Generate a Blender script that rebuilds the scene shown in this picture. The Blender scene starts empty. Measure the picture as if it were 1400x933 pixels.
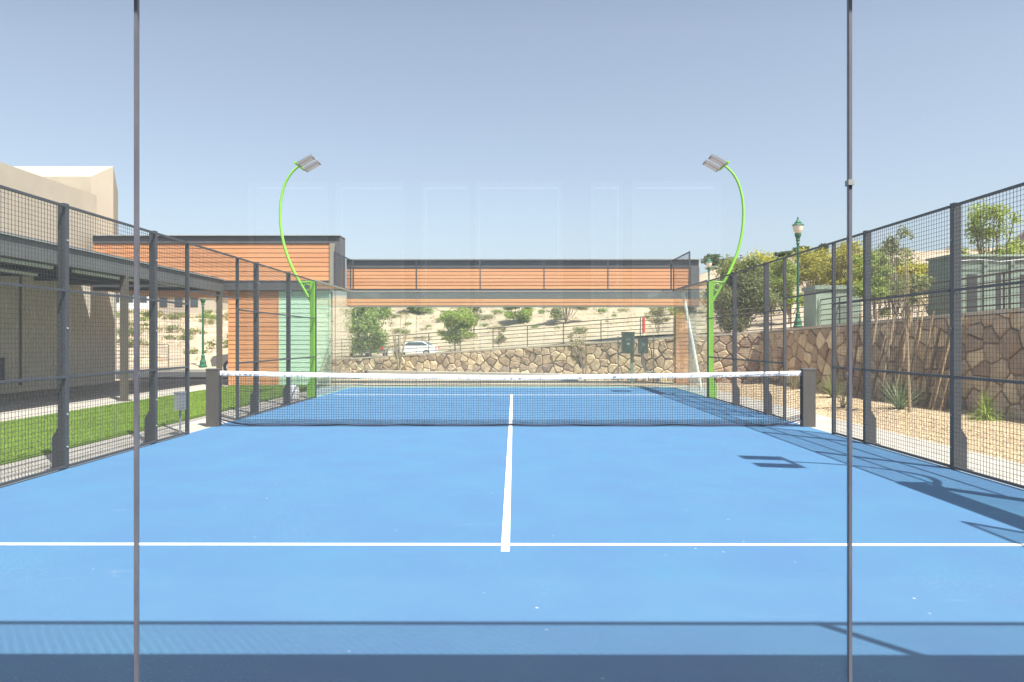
import bpy, math, random
import numpy as np
from mathutils import Vector, Matrix
R = math.radians
random.seed(7)
rng = np.random.default_rng(7)
scene = bpy.context.scene
COL = scene.collection

# ------------------------------------------------------------------ camera, sky, sun, exposure
F_PX = 962.0
CAM = Vector((0.06, -2.0, 1.455))
cd = bpy.data.cameras.new('camera')
cam = bpy.data.objects.new('camera', cd)
COL.objects.link(cam)
cam.location = CAM
cam.rotation_euler = (R(90.0), 0, R(0.16))
cd.sensor_width = 36.0
cd.lens = 36.0 * F_PX / 1400.0
cd.clip_start = 0.05
cd.clip_end = 6000
scene.camera = cam

SUN_DIR = Vector((-0.343, 0.4175, -1.0)).normalized()     # the way the light travels
SUN_EL = math.asin(-SUN_DIR.z)
SUN_AZ = math.atan2(-SUN_DIR.x, -SUN_DIR.y)               # clockwise from +Y
w = bpy.data.worlds.new('World')
scene.world = w
w.use_nodes = True
wn = w.node_tree.nodes
wl = w.node_tree.links
bg = wn['Background']
sky = wn.new('ShaderNodeTexSky')
sky.sky_type = 'NISHITA'
sky.sun_disc = False
sky.sun_elevation = SUN_EL
sky.sun_rotation = SUN_AZ
sky.altitude = 0
sky.air_density = 1.0
sky.dust_density = 2.4
sky.ozone_density = 1.0
hs_sky = wn.new('ShaderNodeHueSaturation')
hs_sky.inputs['Saturation'].default_value = 0.70
wl.new(sky.outputs[0], hs_sky.inputs['Color'])
wl.new(hs_sky.outputs[0], bg.inputs[0])
bg.inputs[1].default_value = 0.080
sd = bpy.data.lights.new('sun', 'SUN')
sd.energy = 4.0
sd.angle = R(0.5)
sd.color = (1.0, 0.95, 0.88)
sun = bpy.data.objects.new('sun', sd)
COL.objects.link(sun)
sun.location = (8, -10, 25)
sun.rotation_euler = SUN_DIR.to_track_quat('-Z', 'Y').to_euler()
vs = scene.view_settings
vs.view_transform = 'Standard'
vs.look = 'None'
vs.exposure = 1.5
vs.gamma = 1.0
vs.use_curve_mapping = False
scene.cycles.transparent_max_bounces = 32
scene.cycles.max_bounces = 8
scene.cycles.use_denoising = True

# ------------------------------------------------------------------ materials
MATS = {}
def mat(name, col, rough=0.6, metal=0.0, var=0.0, scale=8.0, col2=None, bump=0.0, bscale=60.0, spec=0.4,
        per_object=0.0, island=0.0, transl=0.0, detail=4.0, stretch=None):
    """Procedural material: base colour, broken by object-space noise, optional per-object / per-island tint and bump."""
    if name in MATS:
        return MATS[name]
    m = bpy.data.materials.new(name)
    m.use_nodes = True
    nt = m.node_tree
    N, L = nt.nodes, nt.links
    b = N['Principled BSDF']
    b.inputs['Roughness'].default_value = rough
    b.inputs['Metallic'].default_value = metal
    b.inputs['Specular IOR Level'].default_value = spec
    tc = N.new('ShaderNodeTexCoord')
    geo = N.new('ShaderNodeNewGeometry')
    vec = geo.outputs['Position']
    if stretch:
        mp = N.new('ShaderNodeMapping')
        mp.inputs['Scale'].default_value = stretch
        L.new(vec, mp.inputs['Vector'])
        vec = mp.outputs[0]
    c2 = col2 if col2 else tuple(max(0, c * (1 - var)) for c in col)
    nz = N.new('ShaderNodeTexNoise')
    nz.inputs['Scale'].default_value = scale
    nz.inputs['Detail'].default_value = detail
    nz.inputs['Roughness'].default_value = 0.6
    L.new(vec, nz.inputs['Vector'])
    rp = N.new('ShaderNodeValToRGB')
    rp.color_ramp.elements[0].position = 0.35
    rp.color_ramp.elements[1].position = 0.68
    rp.color_ramp.elements[0].color = (*c2, 1)
    rp.color_ramp.elements[1].color = (*col, 1)
    L.new(nz.outputs['Fac'], rp.inputs['Fac'])
    out = rp.outputs['Color']
    def tint(sock, amt, out):
        mr = N.new('ShaderNodeMapRange')
        mr.inputs['To Min'].default_value = 1 - amt
        mr.inputs['To Max'].default_value = 1 + amt
        L.new(sock, mr.inputs['Value'])
        h = N.new('ShaderNodeHueSaturation')
        L.new(mr.outputs[0], h.inputs['Value'])
        mh = N.new('ShaderNodeMapRange')
        mh.inputs['To Min'].default_value = 0.5 - amt * 0.028
        mh.inputs['To Max'].default_value = 0.5 + amt * 0.028
        L.new(sock, mh.inputs['Value'])
        L.new(mh.outputs[0], h.inputs['Hue'])
        L.new(out, h.inputs['Color'])
        return h.outputs[0]
    if per_object:
        oi = N.new('ShaderNodeObjectInfo')
        out = tint(oi.outputs['Random'], per_object, out)
    if island:
        out = tint(geo.outputs['Random Per Island'], island, out)
    L.new(out, b.inputs['Base Color'])
    if bump:
        bn = N.new('ShaderNodeTexNoise')
        bn.inputs['Scale'].default_value = bscale
        bn.inputs['Detail'].default_value = 6
        L.new(vec, bn.inputs['Vector'])
        bp = N.new('ShaderNodeBump')
        bp.inputs['Strength'].default_value = bump
        bp.inputs['Distance'].default_value = 0.02
        L.new(bn.outputs['Fac'], bp.inputs['Height'])
        L.new(bp.outputs[0], b.inputs['Normal'])
    if transl:
        t = N.new('ShaderNodeBsdfTranslucent')
        L.new(out, t.inputs['Color'])
        mx = N.new('ShaderNodeMixShader')
        mx.inputs[0].default_value = transl
        L.new(b.outputs[0], mx.inputs[1])
        L.new(t.outputs[0], mx.inputs[2])
        L.new(mx.outputs[0], N['Material Output'].inputs[0])
    MATS[name] = m
    return m

def glass_mat(name, tint, f0=0.05, film=0.0, film_col=(0.8, 0.82, 0.84)):
    """A clear pane: passes light straight through, mirrors by angle, optionally carries a thin dust film, added to veil the view with haze."""
    m = bpy.data.materials.new(name)
    m.use_nodes = True
    N, L = m.node_tree.nodes, m.node_tree.links
    N.remove(N['Principled BSDF'])
    g = N.new('ShaderNodeNewGeometry')
    dt = N.new('ShaderNodeVectorMath'); dt.operation = 'DOT_PRODUCT'
    L.new(g.outputs['Incoming'], dt.inputs[0]); L.new(g.outputs['Normal'], dt.inputs[1])
    ab = N.new('ShaderNodeMath'); ab.operation = 'ABSOLUTE'; L.new(dt.outputs['Value'], ab.inputs[0])
    s1 = N.new('ShaderNodeMath'); s1.operation = 'SUBTRACT'; s1.inputs[0].default_value = 1; L.new(ab.outputs[0], s1.inputs[1])
    pw = N.new('ShaderNodeMath'); pw.operation = 'POWER'; pw.inputs[1].default_value = 5; L.new(s1.outputs[0], pw.inputs[0])
    ml = N.new('ShaderNodeMath'); ml.operation = 'MULTIPLY_ADD'; ml.inputs[1].default_value = 1 - f0; ml.inputs[2].default_value = f0
    L.new(pw.outputs[0], ml.inputs[0])
    tr = N.new('ShaderNodeBsdfTransparent'); tr.inputs[0].default_value = (*tint, 1)
    gl = N.new('ShaderNodeBsdfGlossy'); gl.inputs['Roughness'].default_value = 0.0
    mx = N.new('ShaderNodeMixShader')
    L.new(ml.outputs[0], mx.inputs[0]); L.new(tr.outputs[0], mx.inputs[1]); L.new(gl.outputs[0], mx.inputs[2])
    last = mx
    if film:  # pale dust film, also lays a washed-out haze over the view
        d1 = N.new('ShaderNodeBsdfTranslucent'); d1.inputs[0].default_value = (*film_col, 1)
        d2 = N.new('ShaderNodeBsdfDiffuse'); d2.inputs[0].default_value = (*film_col, 1)
        df = N.new('ShaderNodeMixShader'); L.new(d1.outputs[0], df.inputs[1]); L.new(d2.outputs[0], df.inputs[2])
        nz = N.new('ShaderNodeTexNoise'); nz.inputs['Scale'].default_value = 1.1; nz.inputs['Detail'].default_value = 5
        mp = N.new('ShaderNodeMapping'); mp.inputs['Scale'].default_value = (1.6, 1, 0.5)
        L.new(g.outputs['Position'], mp.inputs[0]); L.new(mp.outputs[0], nz.inputs['Vector'])
        mr = N.new('ShaderNodeMapRange'); mr.inputs['To Min'].default_value = film * 0.8; mr.inputs['To Max'].default_value = film * 1.2
        L.new(nz.outputs['Fac'], mr.inputs['Value'])
        m2 = N.new('ShaderNodeMixShader')
        L.new(mr.outputs[0], m2.inputs[0]); L.new(mx.outputs[0], m2.inputs[1]); L.new(df.outputs[0], m2.inputs[2])
        last = m2
    L.new(last.outputs[0], N['Material Output'].inputs[0])
    MATS[name] = m
    return m

m_court = mat('court_blue', (0.070, 0.172, 0.292), 0.9, col2=(0.070, 0.154, 0.285), scale=1.3, bump=0.25, bscale=260, spec=0.06)
def add_specks(m):
    N, L = m.node_tree.nodes, m.node_tree.links
    b = N['Principled BSDF']; src = b.inputs['Base Color'].links[0].from_socket
    g = N.new('ShaderNodeNewGeometry')
    def layer(src, scale, cut, amount, mask_scale):
        vo = N.new('ShaderNodeTexVoronoi'); vo.inputs['Scale'].default_value = scale
        L.new(g.outputs['Position'], vo.inputs['Vector'])
        lt = N.new('ShaderNodeMapRange'); lt.inputs['From Min'].default_value = cut; lt.inputs['From Max'].default_value = cut * .5
        L.new(vo.outputs['Distance'], lt.inputs['Value'])
        nz = N.new('ShaderNodeTexNoise'); nz.inputs['Scale'].default_value = mask_scale; nz.inputs['Detail'].default_value = 4
        L.new(g.outputs['Position'], nz.inputs['Vector'])
        mr = N.new('ShaderNodeMapRange'); mr.inputs['From Min'].default_value = .48; mr.inputs['From Max'].default_value = .7
        L.new(nz.outputs['Fac'], mr.inputs['Value'])
        mu = N.new('ShaderNodeMath'); mu.operation = 'MULTIPLY'; L.new(lt.outputs[0], mu.inputs[0]); L.new(mr.outputs[0], mu.inputs[1])
        m2 = N.new('ShaderNodeMath'); m2.operation = 'MULTIPLY'; m2.inputs[1].default_value = amount; L.new(mu.outputs[0], m2.inputs[0])
        mx = N.new('ShaderNodeMixRGB'); mx.inputs[2].default_value = (.52, .52, .50, 1)
        L.new(m2.outputs[0], mx.inputs[0]); L.new(src, mx.inputs[1])
        return mx.outputs[0]
    src = layer(src, 6, .075, .9, .8)
    src = layer(src, 46, .20, .45, .7)
    # sandy scuffs with a streak
    mp = N.new('ShaderNodeMapping'); mp.inputs['Scale'].default_value = (.7, 3.2, 1); mp.inputs['Rotation'].default_value = (0, 0, .25)
    L.new(g.outputs['Position'], mp.inputs[0])
    nz = N.new('ShaderNodeTexNoise'); nz.inputs['Scale'].default_value = 1.2; nz.inputs['Detail'].default_value = 7; nz.inputs['Roughness'].default_value = .7
    L.new(mp.outputs[0], nz.inputs['Vector'])
    mr = N.new('ShaderNodeMapRange'); mr.inputs['From Min'].default_value = .62; mr.inputs['From Max'].default_value = .85; mr.inputs['To Max'].default_value = .30
    L.new(nz.outputs['Fac'], mr.inputs['Value'])
    mx = N.new('ShaderNodeMixRGB'); mx.inputs[2].default_value = (.30, .36, .42, 1)
    L.new(mr.outputs[0], mx.inputs[0]); L.new(src, mx.inputs[1]); L.new(mx.outputs[0], b.inputs['Base Color'])
add_specks(m_court)
m_line = mat('line_white', (0.80, 0.80, 0.80), 0.8, var=0.06, scale=20, spec=0.2)
m_conc = mat('concrete', (0.40, 0.375, 0.33), 0.9, var=0.2, scale=2.2, bump=0.2, bscale=50, spec=0.2)
m_conc2 = mat('concrete_kerb', (0.50, 0.44, 0.37), 0.9, var=0.15, scale=3, bump=0.2, bscale=40, spec=0.2)
m_asph = mat('asphalt', (0.062, 0.062, 0.064), 0.95, var=0.2, scale=3, bump=0.3, bscale=120, spec=0.15)
m_turf = mat('turf', (0.13, 0.20, 0.035), 0.95, var=0.3, scale=1.2, bump=0.4, bscale=150, spec=0.1)
m_blade = mat('turf_blade', (0.17, 0.26, 0.04), 0.8, var=0.2, scale=2, island=0.25, spec=0.2)
m_sand = mat('sand', (0.43, 0.355, 0.26), 0.95, col2=(0.29, 0.23, 0.165), scale=0.35, bump=0.6, bscale=9, spec=0.1, detail=8)
m_gravel = mat('gravel_bed', (0.42, 0.33, 0.21), 0.95, col2=(0.28, 0.21, 0.13), scale=30, bump=0.6, bscale=45, spec=0.1)
m_pebble = mat('pebble', (0.45, 0.345, 0.22), 0.9, var=0.1, island=0.4, spec=0.2)
m_stone = mat('field_stone', (0.64, 0.50, 0.345), 0.92, col2=(0.50, 0.36, 0.245), scale=6, per_object=0.40, bump=0.5, bscale=22, spec=0.15)
m_mortar = mat('mortar', (0.42, 0.33, 0.24), 0.95, var=0.2, scale=8, bump=0.3, spec=0.1)
m_cap = mat('wall_coping', (0.62, 0.53, 0.42), 0.95, var=0.15, scale=5, bump=0.3, spec=0.1)
m_steel = mat('charcoal_steel', (0.062, 0.066, 0.072), 0.5, var=0.2, scale=4, spec=0.5)
m_wire = mat('wire_black', (0.045, 0.047, 0.052), 0.55, spec=0.4)
m_green = mat('lime_paint', (0.24, 0.56, 0.05), 0.4, var=0.08, scale=3, spec=0.5)
m_seal = mat('silicone_seal', (0.15, 0.15, 0.18), 0.5, var=0.3, scale=7, spec=0.5, stretch=(1, 1, 0.6))
m_lampbody = mat('floodlight_body', (0.20, 0.19, 0.20), 0.5, spec=0.5)
m_lampface = mat('floodlight_face', (0.72, 0.66, 0.62), 0.25, var=0.1, scale=30, spec=0.6)
m_stucco = mat('tan_stucco', (0.44, 0.385, 0.305), 0.95, var=0.08, scale=1.5, bump=0.15, bscale=90, spec=0.1)
m_stucco2 = mat('beige_block', (0.66, 0.61, 0.50), 0.95, var=0.10, scale=1.2, bump=0.15, bscale=70, spec=0.1)
m_orange = mat('orange_siding', (0.60, 0.295, 0.145), 0.6, col2=(0.52, 0.235, 0.105), scale=1.5, per_object=0.10, spec=0.3, stretch=(0.5, 6, 14))
m_mint = mat('mint_siding', (0.46, 0.68, 0.50), 0.5, var=0.08, scale=1.5, per_object=0.05, spec=0.4)
m_trim = mat('dark_trim', (0.10, 0.10, 0.105), 0.55, var=0.15, scale=2, spec=0.4)
m_trimlight = mat('taupe_trim', (0.27, 0.25, 0.215), 0.6, var=0.1, scale=2, spec=0.3)
m_cladback = mat('cladding_gap', (0.27, 0.12, 0.055), 0.9, var=0.1)
m_soffit = mat('soffit_dark', (0.13, 0.135, 0.135), 0.7, var=0.15, scale=1, spec=0.3)
m_column = mat('column_taupe', (0.115, 0.105, 0.088), 0.6, var=0.12, scale=2, spec=0.3)
m_netpost = mat('net_post_paint', (0.085, 0.077, 0.070), 0.5, var=0.1, scale=5)
m_white = mat('white_paint', (0.78, 0.78, 0.76), 0.5, var=0.05, scale=5)
m_rail = mat('brown_rail', (0.10, 0.075, 0.06), 0.6, var=0.2, scale=3, spec=0.4)
m_netcord = mat('net_cord', (0.035, 0.04, 0.055), 0.8, var=0.2)
m_band = mat('net_band', (0.78, 0.77, 0.78), 0.8, var=0.10, scale=16, bump=0.3, bscale=30)
m_print = mat('band_print', (0.20, 0.20, 0.24), 0.8)
m_hem = mat('net_hem', (0.035, 0.04, 0.09), 0.8, var=0.3, scale=9)
m_lampgreen = mat('lamp_green', (0.022, 0.115, 0.065), 0.45, var=0.15, scale=4, spec=0.5)
m_globe = mat('lamp_globe', (0.72, 0.62, 0.50), 0.3, var=0.05)
m_box = mat('utility_green', (0.19, 0.24, 0.20), 0.5, var=0.15, scale=3, spec=0.4)
m_boxlight = mat('utility_pale_green', (0.27, 0.34, 0.265), 0.5, var=0.15, scale=3, spec=0.4)
m_dark = mat('dark_recess', (0.04, 0.045, 0.045), 0.7)
m_grey = mat('galvanised', (0.36, 0.37, 0.37), 0.45, var=0.15, scale=8, spec=0.5)
m_red = mat('red_marker', (0.72, 0.07, 0.035), 0.5)
m_bark = mat('bark', (0.27, 0.21, 0.15), 0.95, var=0.3, scale=25, bump=0.4)
m_palebark = mat('pale_bark', (0.44, 0.36, 0.25), 0.95, var=0.3, scale=25, bump=0.3)
m_pole = mat('weathered_pole', (0.50, 0.37, 0.22), 0.95, col2=(0.24, 0.17, 0.11), scale=6, per_object=0.35, spec=0.1, stretch=(6, 6, 1))
def leafm(name, c, v=0.35):
    return mat(name, c, 0.6, var=0.25, scale=1.2, island=v, transl=0.45, spec=0.25)
m_leaf_olive = leafm('leaf_olive', (0.30, 0.33, 0.14))
m_leaf_yellow = leafm('leaf_yellow', (0.54, 0.51, 0.10))
m_leaf_bright = leafm('leaf_bright', (0.40, 0.48, 0.12))
m_leaf_mid = leafm('leaf_mid', (0.34, 0.42, 0.14))
m_leaf_dark = leafm('leaf_dark', (0.13, 0.17, 0.08))
m_leaf_sage = leafm('leaf_sage', (0.34, 0.35, 0.17))
m_leaf_dry = leafm('leaf_dry', (0.42, 0.37, 0.20))
m_yucca = leafm('yucca_leaf', (0.24, 0.31, 0.15))
m_mount = mat('mountain_rock', (0.30, 0.245, 0.235), 0.95, var=0.3, scale=0.01, spec=0.05, detail=8)
m_glass_near = glass_mat('pane_near', (0.97, 0.985, 0.985), f0=0.06, film=0.018)
m_glass = glass_mat('pane_green', (0.955, 0.985, 0.965), f0=0.045, film=0.028, film_col=(0.70, 0.86, 0.76))
m_glassedge = mat('glass_edge', (0.30, 0.55, 0.42), 0.3, spec=0.6)
m_winglass = glass_mat('window_glass', (0.9, 0.93, 0.93), f0=0.05)
m_winbacking = mat('window_bright_backing', (0.85, 0.85, 0.83), 0.8, var=0.04, scale=3)
m_facade = mat('grey_facade', (0.11, 0.108, 0.105), 0.9, var=0.1, scale=1)
m_carwhite = mat('car_white', (0.72, 0.73, 0.75), 0.25, spec=0.6)
m_cargrey = mat('car_grey', (0.16, 0.15, 0.145), 0.3, spec=0.6)
m_tyre = mat('tyre', (0.02, 0.02, 0.021), 0.9)
m_carglass = mat('car_glass', (0.06, 0.075, 0.09), 0.08, spec=0.8)
m_tail = mat('tail_light', (0.6, 0.03, 0.03), 0.3)
m_roof = mat('roof_brown', (0.33, 0.22, 0.15), 0.9, var=0.2, scale=2)

# ------------------------------------------------------------------ mesh helpers
class MB:
    def __init__(s):
        s.v = []; s.f = []
    def add(s, vs, fs):
        k = len(s.v)
        s.v.extend([tuple(p) for p in vs]); s.f.extend([tuple(i + k for i in f) for f in fs])
        return s
    def box(s, x0, x1, y0, y1, z0, z1):
        return s.add([(x0, y0, z0), (x1, y0, z0), (x1, y1, z0), (x0, y1, z0), (x0, y0, z1), (x1, y0, z1), (x1, y1, z1), (x0, y1, z1)],
                     [(3, 2, 1, 0), (4, 5, 6, 7), (0, 1, 5, 4), (1, 2, 6, 5), (2, 3, 7, 6), (3, 0, 4, 7)])
    def bar(s, a, b, wx, wz, up=(0, 0, 1)):
        a, b = Vector(a), Vector(b)
        d = (b - a).normalized(); u = Vector(up)
        if abs(d.dot(u)) > 0.98: u = Vector((0, 1, 0))
        x = d.cross(u).normalized(); z = x.cross(d).normalized()
        q = [(-1, -1), (1, -1), (1, 1), (-1, 1)]
        vs = [p + x * i * wx / 2 + z * j * wz / 2 for p in (a, b) for i, j in q]
        return s.add(vs, [(0, 1, 2, 3), (7, 6, 5, 4), (0, 4, 5, 1), (1, 5, 6, 2), (2, 6, 7, 3), (3, 7, 4, 0)])
    def tube(s, pts, rad, n=8, cap=True):
        pts = [Vector(p) for p in pts]
        if not isinstance(rad, (list, tuple)): rad = [rad] * len(pts)
        k = len(s.v); m = len(pts)
        ref = Vector((0.31, 0.87, 0.38)).normalized()
        for i, p in enumerate(pts):
            d = (pts[min(i + 1, m - 1)] - pts[max(i - 1, 0)]).normalized()
            r = ref if abs(d.dot(ref)) < 0.95 else Vector((1, 0, 0))
            x = d.cross(r).normalized(); y = d.cross(x)
            for j in range(n):
                a = 2 * math.pi * j / n
                s.v.append(tuple(p + (x * math.cos(a) + y * math.sin(a)) * rad[i]))
        for i in range(m - 1):
            for j in range(n):
                a, b = k + i * n + j, k + i * n + (j + 1) % n
                s.f.append((a, b, b + n, a + n))
        if cap:
            s.f.append(tuple(k + j for j in range(n))[::-1]); s.f.append(tuple(k + (m - 1) * n + j for j in range(n)))
        return s
    def lathe(s, prof, c=(0, 0, 0), n=16):
        k = len(s.v); m = len(prof)
        for r, z in prof:
            for j in range(n):
                a = 2 * math.pi * j / n
                s.v.append((c[0] + r * math.cos(a), c[1] + r * math.sin(a), c[2] + z))
        for i in range(m - 1):
            for j in range(n):
                a, b = k + i * n + j, k + i * n + (j + 1) % n
                s.f.append((a, b, b + n, a + n))
        s.f.append(tuple(k + j for j in range(n))[::-1]); s.f.append(tuple(k + (m - 1) * n + j for j in range(n)))
        return s
    def prism(s, poly, axis, a, b):
        """poly in the two other axes (order x,y,z minus axis)"""
        def P(p, t):
            return {'x': (t, p[0], p[1]), 'y': (p[0], t, p[1]), 'z': (p[0], p[1], t)}[axis]
        n = len(poly)
        return s.add([P(p, a) for p in poly] + [P(p, b) for p in poly],
                     [tuple(range(n)), tuple(range(2 * n - 1, n - 1, -1))] + [(i, i + n, (i + 1) % n + n, (i + 1) % n) for i in range(n)])
    def mesh(s, name, m, smooth=False):
        me = bpy.data.meshes.new(name)
        me.from_pydata(s.v, [], s.f)
        me.materials.append(m)
        if smooth:
            for p in me.polygons: p.use_smooth = True
        me.validate(); me.update()
        if len(s.f) < 20000:
            import bmesh
            bm = bmesh.new(); bm.from_mesh(me)
            bmesh.ops.recalc_face_normals(bm, faces=bm.faces); bm.to_mesh(me); bm.free()
        return me
    def build(s, name, m, parent=None, local=False, smooth=False, kind=None):
        return link(name, s.mesh(name, m, smooth), parent, local, kind)

def link(name, me, parent=None, local=False, kind=None):
    o = bpy.data.objects.new(name, me)
    COL.objects.link(o)
    if parent:
        o.parent = parent
        if not local:
            q = parent; t = Vector((0, 0, 0))
            while q:
                t += q.location; q = q.parent if q.matrix_parent_inverse.to_translation().length < 1e-9 else None
            o.matrix_parent_inverse = Matrix.Translation(-t)
    if kind: o['kind'] = kind
    return o
def tag(o, label, cat, group=None):
    o['label'] = label; o['category'] = cat
    if group: o['group'] = group
    return o
def thing(name, label, cat, loc=(0, 0, 0), rz=0, group=None):
    o = bpy.data.objects.new(name, None)
    COL.objects.link(o)
    o.location = loc; o.rotation_euler = (0, 0, rz); o.empty_display_size = 0.2
    return tag(o, label, cat, group)
def struct(name, mb, m, smooth=False):
    return mb.build(name, m, kind='structure', smooth=smooth)
def copy_tree(o, parent=None):
    c = o.copy(); COL.objects.link(c); c.parent = parent
    if parent: c.matrix_parent_inverse = o.matrix_parent_inverse.copy()
    for ch in list(o.children): copy_tree(ch, c)
    return c
def sstep(a, b, x):
    t = min(1, max(0, (x - a) / (b - a))); return t * t * (3 - 2 * t)
def at(px, d):
    """world X of a photo column at depth d in front of the camera"""
    return CAM.x + (px - 702.7) * d / F_PX
def zat(py, d):
    return CAM.z + (467.0 - py) * d / F_PX

# ------------------------------------------------------------------ ground, court, lawn, paving
WA, WB, WC, WD = Vector((-9.5, 30.6)), Vector((8.6, 22.3)), Vector((9.2, 7.0)), Vector((9.6, -14.0))
struct('ground', MB().box(-900, 900, -60, 1500, -0.6, -0.02), m_sand)
struct('court', MB().box(-5.06, 5.06, -0.02, 20.02, -0.019, 0.0), m_court)
L = MB
struct('service_line', L().box(-4.97, 4.97, 3.00, 3.05, 0.001, 0.004), m_line)
struct('service_line', L().box(-4.97, 4.97, 16.95, 17.0, 0.001, 0.004), m_line)
struct('centre_line', L().box(-0.03, 0.03, 2.86, 2.999, 0.001, 0.004).box(-0.03, 0.03, 3.051, 16.949, 0.001, 0.004).box(-0.03, 0.03, 17.001, 17.15, 0.001, 0.004), m_line)
struct('pavement', L().box(-5.95, -5.06, -12, 22, -0.019, -0.004).box(5.06, 6.1, -12, 20.6, -0.019, -0.004)
       .box(-5.949, 6.099, 20.021, 20.6, -0.019, -0.006), m_conc)
struct('forecourt', L().box(-5.059, 5.059, -12, -0.021, -0.019, -0.004), m_asph)
struct('lawn', L().box(-9.1, -5.951, -6, 21.2, -0.019, 0.012), m_turf)
struct('path', L().box(-14.2, -9.101, -6, 24.5, -0.019, 0.004), m_conc)
struct('road', L().box(-60, -5.96, 25.4, 31.0, -0.019, -0.005), m_asph)
struct('kerb', L().box(-60, -9.0, 31.01, 31.3, -0.019, 0.12), m_conc)
struct('gravel_bed', L().add([(6.101, -10, -0.01), (9.4, -10, 0.12), (8.9, 8, 0.12), (8.2, 20.6, 0.10), (6.101, 20.6, -0.01)], [(0, 1, 2, 3, 4)]), m_gravel)

def blades(n, x0, x1, y0, y1, h, name, m):
    x = rng.uniform(x0, x1, n); y = y0 + (y1 - y0) * rng.random(n) ** 1.0
    a = rng.uniform(0, 2 * np.pi, n); hh = h * rng.uniform(0.5, 1.2, n); wv = 0.006
    lx, ly = rng.normal(0, .012, n), rng.normal(0, .012, n)
    v = np.empty((n, 3, 3))
    v[:, 0] = np.stack([x - wv * np.cos(a), y - wv * np.sin(a), np.full(n, .005)], 1)
    v[:, 1] = np.stack([x + wv * np.cos(a), y + wv * np.sin(a), np.full(n, .005)], 1)
    v[:, 2] = np.stack([x + lx, y + ly, .005 + hh], 1)
    me = bpy.data.meshes.new(name)
    me.from_pydata(v.reshape(-1, 3).tolist(), [], np.arange(3 * n).reshape(-1, 3).tolist())
    me.materials.append(m)
    o = link(name, me, kind='stuff'); return o
tag(blades(60000, -9.08, -5.97, 3.5, 21.1, 0.035, 'turf_grass', m_blade), 'short bright green artificial turf beside the court', 'grass')

def pebbles(n):
    t = (1 + 5 ** .5) / 2
    oc = np.array([(1, 0, 0), (-1, 0, 0), (0, 1, 0), (0, -1, 0), (0, 0, 1), (0, 0, -1)], float)
    of = np.array([(0, 2, 4), (2, 1, 4), (1, 3, 4), (3, 0, 4), (2, 0, 5), (1, 2, 5), (3, 1, 5), (0, 3, 5)])
    V = np.empty((n, 6, 3)); u = rng.random(n); y = rng.uniform(4.5, 20.5, n)
    xr = 9.0 - (y - 8) * 0.055
    x = 6.13 + (xr - 6.13) * u
    z = -0.01 + 0.12 * u
    s = rng.uniform(0.010, 0.026, (n, 1)) * rng.uniform(.6, 1.3, (n, 3)); s[:, 2] *= .7
    a = rng.uniform(0, 6.28, n)
    p = oc[None] * s[:, None]
    px = p[..., 0] * np.cos(a)[:, None] - p[..., 1] * np.sin(a)[:, None]
    py = p[..., 0] * np.sin(a)[:, None] + p[..., 1] * np.cos(a)[:, None]
    V[..., 0] = px + x[:, None]; V[..., 1] = py + y[:, None]; V[..., 2] = p[..., 2] + z[:, None]
    Fc = (of[None] + 6 * np.arange(n)[:, None, None]).reshape(-1, 3)
    me = bpy.data.meshes.new('gravel'); me.from_pydata(V.reshape(-1, 3).tolist(), [], Fc.tolist()); me.materials.append(m_pebble)
    return link('gravel', me, kind='stuff')
tag(pebbles(26000), 'loose tan gravel between court fence and stone wall', 'gravel')

# ------------------------------------------------------------------ hillside behind the retaining walls
def bumpy(x, y):
    return (math.sin(x * .31 + 1.3) * math.cos(y * .27) * .35 + math.sin(x * .11 + y * .17) * .6 + math.sin(x * .73 - y * .61) * .13)
def hill(x, y):
    r = 1.72 * sstep(-10, 7, x) + 0.035 * max(0, x - 9) + 0.3 * sstep(20, 6, y) * sstep(7, 9, x)
    # left: slope from the road; centre: cut bank beyond the car park; right: rising scrub
    hl = 0.088 * max(0, min(y, 150) - 33)
    hc = 0.22 * max(0, min(y, 112) - 71) + 0.01 * max(0, y - 112)
    hr = 0.10 * max(0, min(y, 60) - 30) + 0.12 * max(0, min(y, 118) - 60)
    hr += 0.085 * max(0, min(x, 40) - 10) * sstep(8, 24, y)
    th = x / max(y + 2, 8)
    wl_ = sstep(-0.26, -0.36, th); wr = sstep(0.20, 0.34, th)
    if y < 8: wr = 1.0; wl_ = 0.0
    h = hl * wl_ + hr * wr + hc * max(0, 1 - wl_ - wr)
    rough = bumpy(x, y) * min(1.0, h * 0.18) * (0.8 if h > 0.3 else 0)
    return r + h + rough

def path_pt(u):
    """u runs along the top of the walls: 0..1 left extension, 1..2 diagonal wall, 2..3 right wall, 3..4 on behind the camera"""
    P = [Vector((-70, 36.5)), WA + Vector((0, .12)), WB + Vector((.18, .12)), WC + Vector((.2, 0)), WD + Vector((.2, 0))]
    Nn = [Vector((-.55, .83)), Vector((0, 1)), Vector((.62, .78)), Vector((1, .05)), Vector((1, -.15))]
    i = min(3, int(u)); t = u - i
    return P[i].lerp(P[i + 1], t), Nn[i].lerp(Nn[i + 1], t).normalized()
mb = MB(); NU, NV = 150, 80
for i in range(NU + 1):
    p, n = path_pt(4.0 * i / NU)
    for j in range(NV + 1):
        v = 0.0 + 420 * (j / NV) ** 2.2
        q = p + n * v
        z = hill(q.x, q.y)
        mb.v.append((q.x, q.y, z + (0.012 if v < 0.5 else 0.02)))
for i in range(NU):
    for j in range(NV):
        a = i * (NV + 1) + j
        mb.f.append((a, a + NV + 1, a + NV + 2, a + 1))
struct('hillside', mb, m_sand, smooth=True)

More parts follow.
